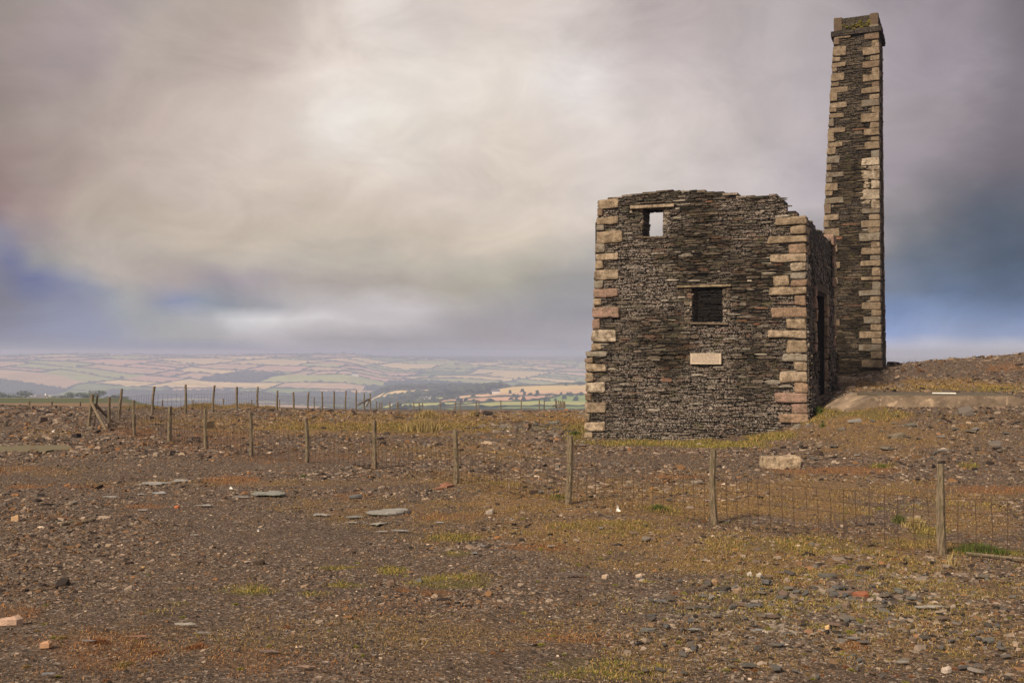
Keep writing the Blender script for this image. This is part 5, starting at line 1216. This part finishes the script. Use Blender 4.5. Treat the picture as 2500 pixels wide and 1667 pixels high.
# ------------------------------------------------------------------ gravel, one mass
def gravel(n, r0, r1, smin, smul, name, azr=37.5, seed=3, white=1.0, flat=.75):
    g = np.random.default_rng(seed); Rr = r0 * (r1 / r0) ** g.random(n); az = np.radians(g.uniform(-azr, azr, n)); x = Rr * np.sin(az); y = Rr * np.cos(az)
    # keep out of the buildings
    a = (x - L0[0]) * T2[0] + (y - L0[1]) * T2[1]; b = (x - L0[0]) * B2[0] + (y - L0[1]) * B2[1]; keep = ~((a > -.1) & (a < 6.05) & (b > -.05) & (b < 6.1))
    x, y, Rr = x[keep], y[keep], Rr[keep]; z = Zg(x, y)
    cov = cover(x, y, z); grassy = np.clip(cov[:, 1] * 1.2 + cov[:, 2] * .85 + cov[:, 0] * .75, 0, .97)
    patch = fbm(x * .45, y * .45, 4, 61)
    u, v = project(x, y, z)
    dense = np.exp(-(((u - 1950) / 420) ** 2 + ((v - 1500) / 120) ** 2)) + np.exp(-(((u - 1300) / 110) ** 2 + ((v - 1045) / 12) ** 2)) * 2
    track = np.zeros(len(x))
    for (cu, cv, ru, rv) in ((450, 1132, 560, 20), (900, 1185, 260, 14), (1450, 1118, 380, 16), (700, 1300, 500, 40), (250, 1160, 300, 18)): track = np.maximum(track, np.clip(1.6 - np.sqrt(((u - cu) / ru) ** 2 + ((v - cv) / rv) ** 2) - patch * .6, 0, 1))
    keep = g.random(len(x)) > np.clip(grassy - .7 * dense, 0, 1) * (1 - .2) + (.55 * track if white < 1 else 0)
    x, y, z, Rr, patch, dense, track = x[keep], y[keep], z[keep], Rr[keep], patch[keep], dense[keep], track[keep]; m = len(x)
    s = np.clip(np.exp(g.normal(0, .55, m)) * smul * Rr * (.7 + .6 * sstep(.3, .7, patch)) * (1 - .5 * track) * (1 + .8 * np.clip(dense, 0, 1)), smin, .30)
    k_ = 5; an = (np.arange(k_)[None] + g.uniform(-.3, .3, (m, k_))) * 2 * np.pi / k_ + g.uniform(0, 6.28, (m, 1)); rr = g.uniform(.65, 1.15, (m, k_))
    asp = g.uniform(.45, 1, (m, 1)); rot = g.uniform(0, 6.28, (m, 1)); lx = rr * np.cos(an); ly = rr * np.sin(an) * asp
    px = (lx * np.cos(rot) - ly * np.sin(rot)) * s[:, None]; py = (lx * np.sin(rot) + ly * np.cos(rot)) * s[:, None]
    th = s * np.where(g.random(m) < flat, g.uniform(.10, .3, m), g.uniform(.35, .7, m)); tx = g.normal(0, .16, m); ty = g.normal(0, .16, m)
    V = np.zeros((m, 2, k_, 3)); 
    for lay, (q, zz) in enumerate(((1.0, -.35), (.82, .75))):
        V[:, lay, :, 0] = x[:, None] + px * q; V[:, lay, :, 1] = y[:, None] + py * q; V[:, lay, :, 2] = (z + th * zz)[:, None] + px * tx[:, None] + py * ty[:, None]
    base = (np.arange(m) * 2 * k_)[:, None]
    quads = np.stack([np.concatenate([base + e, base + (e + 1) % k_, base + k_ + (e + 1) % k_, base + k_ + e], 1) for e in range(k_)], 1)   # m,k,4
    tops = base + k_ + np.arange(k_)[None]
    idx = np.concatenate([quads.reshape(m, -1), tops], 1).ravel(); cnt = np.tile(np.array([4] * k_ + [5]), m)
    pal = np.array([(.10, .076, .062), (.065, .048, .038), (.14, .108, .086), (.18, .148, .122), (.11, .072, .046), (.22, .18, .148), (.04, .030, .025), (.135, .084, .05), (.10, .09, .08), (.03, .023, .019)])
    c = pal[g.integers(0, len(pal), m)] * g.uniform(.75, 1.3, (m, 1)); w = g.random(m); c[w < .035 * white] = (.26, .21, .165); c[w < .008 * white] = (.46, .39, .32); c[(w > .07) & (w < .08)] = (.22, .12, .065)
    lum = c.mean(1, keepdims=True); c = np.clip(lum + (c - lum) * 1.3, .008, 1); c = c * np.clip((lum / .09) ** .4, 0, 1.02)
    gs = np.clip(dense, 0, 1)[:, None] * .35; c = c * (1 - gs) + gs * c.mean(1, keepdims=True) * np.array([1.05, 1.05, 1.0])
    me = mesh_np(name, V.reshape(-1, 3), cnt, idx, np.repeat(c, k_ + 1, axis=0)); return me
link('gravel', gravel(370000, 4.4, 60, .003, .00092, 'gravel'), M_GRAVEL, None, kind='stuff', label='small loose slate gravel covering the whole hilltop', category='gravel')
link('rubble', gravel(10000, 4.6, 70, .007, .0013, 'rubble', seed=8, white=.35, flat=.92), M_STONE, None, kind='stuff', label='coarser broken stones strewn through the gravel', category='rubble')

# ------------------------------------------------------------------ grass and moss
def blades(x, y, h, w, cols, g, lean=.6, name='grass', zoff=0):
    m = len(x); z = Zg(x, y) - .005 + zoff; an = g.uniform(0, 6.28, m); ln = g.normal(0, lean, (m, 2))
    V = np.zeros((m, 5, 3)); cx, cy = np.cos(an) * w, np.sin(an) * w
    V[:, 0] = np.stack([x - cx, y - cy, z], -1); V[:, 1] = np.stack([x + cx, y + cy, z], -1)
    mx_, my_ = x + ln[:, 0] * h * .35, y + ln[:, 1] * h * .35
    V[:, 2] = np.stack([mx_ + cx * .7, my_ + cy * .7, z + h * .6], -1); V[:, 3] = np.stack([mx_ - cx * .7, my_ - cy * .7, z + h * .6], -1)
    V[:, 4] = np.stack([x + ln[:, 0] * h, y + ln[:, 1] * h, z + h * np.clip(1 - np.abs(ln).sum(1) * .25, .5, 1)], -1)
    b = np.arange(m)[:, None] * 5; idx = np.concatenate([b + 0, b + 1, b + 2, b + 3, b + 3, b + 2, b + 4], 1).ravel(); cnt = np.tile([4, 3], m)
    return mesh_np(name, V.reshape(-1, 3), cnt, idx, np.repeat(cols, 2, axis=0))
def grass():
    g = np.random.default_rng(12); n = 2600000; Rr = 4.6 * (48 / 4.6) ** g.random(n); az = np.radians(g.uniform(-31, 31, n)); x = Rr * np.sin(az); y = Rr * np.cos(az)
    a = (x - L0[0]) * T2[0] + (y - L0[1]) * T2[1]; b = (x - L0[0]) * B2[0] + (y - L0[1]) * B2[1]; k_ = ~((a > -.1) & (a < 6.05) & (b > .0) & (b < 6.1)); x, y, Rr = x[k_], y[k_], Rr[k_]
    z = Zg(x, y, False); cov = cover(x, y, z); pn = fbm(x * 2.2, y * 2.2, 3, 71); pf = fbm(x * 7, y * 7, 2, 81)
    pr = np.clip(cov[:, 1] * 1.1, 0, 1) * sstep(.4, .62, pn + .2 * cov[:, 1]) * .8 + cov[:, 2] * .85 * sstep(.34, .56, pn) + cov[:, 0] * .5 * sstep(.38, .58, pf) + .05 * sstep(.60, .72, pn)
    keep = g.random(len(x)) < pr * .55; x, y, Rr, cov, pn, pf = x[keep], y[keep], Rr[keep], cov[keep], pn[keep], pf[keep]; m = len(x)
    h = np.clip(g.gamma(4, .25, m), .3, 2.2) * (.008 + .0011 * Rr) * (1 + .5 * cov[:, 1]); w = .0012 + .0002 * Rr
    gr = np.array([(.10, .11, .02), (.18, .165, .035), (.27, .21, .07), (.32, .21, .08)]); tn = np.array([(.24, .155, .06), (.33, .22, .095), (.12, .08, .032), (.19, .15, .05)]); ru = np.array([(.26, .12, .05), (.17, .075, .035), (.33, .18, .075)])
    ch = g.integers(0, 3, m); sel = g.random(m); tot = cov.sum(1) + 1e-3
    c = tn[g.integers(0, 4, m)]; isg = sel < cov[:, 1] * 1.1 / tot; isr = (~isg) & (sel > 1 - cov[:, 0] / tot)
    c[isg] = gr[g.integers(0, 4, isg.sum())]; c[isr] = ru[g.integers(0, 3, isr.sum())]
    c = c * g.uniform(.7, 1.3, (m, 1))
    link('grass', blades(x, y, h, w, c, g), M_LEAF, None, kind='stuff', label='short mossy grass and heather growing in patches on the gravel', category='grass')
    print('blades', m)
    # moss cushions and grass clumps in the lower part: many small dense tufts
    spots = []
    for _ in range(380):
        u = g.uniform(0, 2500); v = g.uniform(1350, 1665); 
        if u < 1250 and g.random() < .75: continue
        spots.append((u, v, g.uniform(10, 30), g.integers(0, 3)))
    for _ in range(60): spots.append((g.uniform(1250, 2500), g.uniform(1230, 1380), g.uniform(10, 34), g.integers(0, 3)))
    spots += [(1880, 1540, 40, 0), (2100, 1515, 46, 0), (2075, 1540, 44, 0), (1940, 1510, 30, 2), (2060, 1385, 50, 0), (2118, 1400, 34, 0), (1585, 1420, 30, 0), (240, 1575, 90, 2), (480, 1580, 90, 2), (380, 1590, 60, 2), (150, 1560, 50, 1), (300, 1625, 80, 1), (700, 1535, 40, 2), (2290, 1500, 30, 0), (2200, 1475, 40, 0)]
    X = []; Y = []; H = []; C = []; W = []
    pals = [np.array([(.17, .17, .03), (.24, .21, .05), (.11, .12, .02)]), np.array([(.22, .15, .06), (.14, .10, .04), (.28, .2, .09)]), np.array([(.20, .09, .045), (.12, .055, .03), (.27, .13, .055)])]
    for (u, v, wpx, kd) in spots:
        x0, y0, _ = hit(u, v); rad = wpx / F * y0 / 2; nb = int(60 + wpx * 7); rr = np.abs(g.normal(0, .45, nb)); an = g.uniform(0, 6.28, nb)
        wob = 1 + .35 * np.sin(an * 3 + u) ; X.append(x0 + rr * rad * np.cos(an) * wob); Y.append(y0 + rr * rad * 1.3 * np.sin(an) * wob); H.append(np.clip(1.2 - rr, .2, 1) * g.uniform(.5, 1.2, nb) * (.015 + rad * .16)); W.append(np.full(nb, .0011 + .0001 * y0)); C.append(pals[kd][g.integers(0, 3, nb)] * g.uniform(.7, 1.25, (nb, 1)))
    me = blades(np.concatenate(X), np.concatenate(Y), np.concatenate(H), np.concatenate(W), np.concatenate(C), g, .6, 'moss')
    link('moss', me, M_LEAF, None, kind='stuff', label='small yellow green and rusty moss cushions among the stones', category='moss')
    # countable tussocks
    tus = [(1030, 1053, 84, 40, 900, 'large pale reed tussock, front one of two on the turf left of the ruin'), (1045, 1022, 66, 26, 700, 'pale tussock just behind the largest reed tussock'), (1155, 1016, 25, 16, 300, 'small straw coloured tussock right of the pair, near the crest'),
           (1118, 1017, 16, 9, 160, 'tiny tussock left of the straw coloured one'), (2235, 1290, 60, 34, 500, 'straw coloured grass tussock left of the nearest fence post'), (2195, 1276, 30, 28, 200, 'small green tuft left of the tussock by the nearest post'),
           (1610, 1247, 52, 16, 420, 'dark green grass tuft below the fence, centre right'), (1362, 1216, 40, 9, 260, 'short green tuft at the foot of the post left of the white scrap'), (2395, 1352, 130, 30, 1400, 'long dark green grass clump right of the nearest post'), (1405, 1062, 30, 14, 320, 'bright green grass at the left corner of the ruin'),
           (2325, 1385, 34, 40, 60, 'thin dry stalks in front of the nearest post'), (2008, 1043, 12, 16, 90, 'small green plant on the bank by the ruin corner'), (1995, 1010, 26, 22, 260, 'green tuft against the right corner of the ruin'), (740, 1163, 14, 8, 90, 'tiny green tuft near the fence foot at left'), (2155, 1139, 34, 8, 200, 'low green tuft on the flat right of the granite block')]
    for (u, v, wpx, hpx, nb, lab) in tus:
        x0, y0, _ = hit(u, v); rx = wpx / F * y0 / 2; h = hpx / F * y0; gx = g.normal(0, .42, nb); gy = g.normal(0, .42, nb); gx = np.clip(gx, -1, 1)
        X = x0 + gx * rx; Y = y0 + gy * max(rx * .7, .08); dry = 'straw' in lab or 'pale' in lab or 'dry' in lab
        pal = np.array([(.36, .27, .12), (.28, .2, .085), (.20, .17, .06), (.42, .33, .16)]) if dry else np.array([(.05, .085, .018), (.08, .115, .025), (.035, .06, .015), (.14, .14, .04)])
        c = pal[g.integers(0, 4, nb)] * g.uniform(.75, 1.2, (nb, 1)); H = h * np.clip(1.1 - .5 * np.abs(gx), .3, 1) * g.uniform(.5, 1.1, nb)
        me = blades(X, Y, H, np.full(nb, .0014 + .00016 * y0), c, g, .3, 'tussock'); me.transform(Matrix.Translation((-x0, -y0, -zg(x0, y0))))
        o = link('grass_tussock', me, M_LEAF, None, label=lab, category='grass tussock'); o.location = (x0, y0, zg(x0, y0))
    # dry grass fringe on the mounds by the rear fence and on the skyline at right
    X = []; Y = []
    for (mx_, my_, h, wd) in MOUNDS:
        nb = 900; X.append(mx_ + g.normal(0, wd * .5, nb)); Y.append(my_ + g.normal(0, wd * .4, nb))
    xs = g.uniform(13.5, 21, 260); X.append(xs); Y.append(g.uniform(37.5, 40.5, 260)); X = np.concatenate(X); Y = np.concatenate(Y); m = len(X)
    c = np.array([(.26, .17, .06), (.2, .13, .05), (.30, .22, .09), (.13, .12, .04)])[g.integers(0, 4, m)] * g.uniform(.7, 1.2, (m, 1))
    link('dry_grass', blades(X, Y, g.uniform(.05, .2, m), np.full(m, .005), c, g, .35, 'dry_grass'), M_LEAF, None, kind='stuff', label='dry golden grass on the low mounds along the crest', category='dry grass')
grass()

# ------------------------------------------------------------------ haze
def haze():
    a = Acc(); S = 45500; V = [(-S, -S, -700), (S, -S, -700), (S, S, -700), (-S, S, -700)]; V += [(p[0], p[1], 16.5) for p in V]; a.add(V, BOXF, (1, 1, 1)); me = a.mesh('haze')
    m = bpy.data.materials.new('haze'); m.use_nodes = True; nt = m.node_tree; nt.nodes.clear(); o = N(nt, 'ShaderNodeOutputMaterial'); p = N(nt, 'ShaderNodeVolumePrincipled')
    p.inputs['Color'].default_value = (.48, .55, .82, 1); p.inputs['Density'].default_value = .0004; p.inputs['Anisotropy'].default_value = 0
    nt.links.new(p.outputs[0], o.inputs['Volume']); link('haze', me, m, None, kind='stuff', label='pale blue air thickening over the far fields', category='haze')
haze()
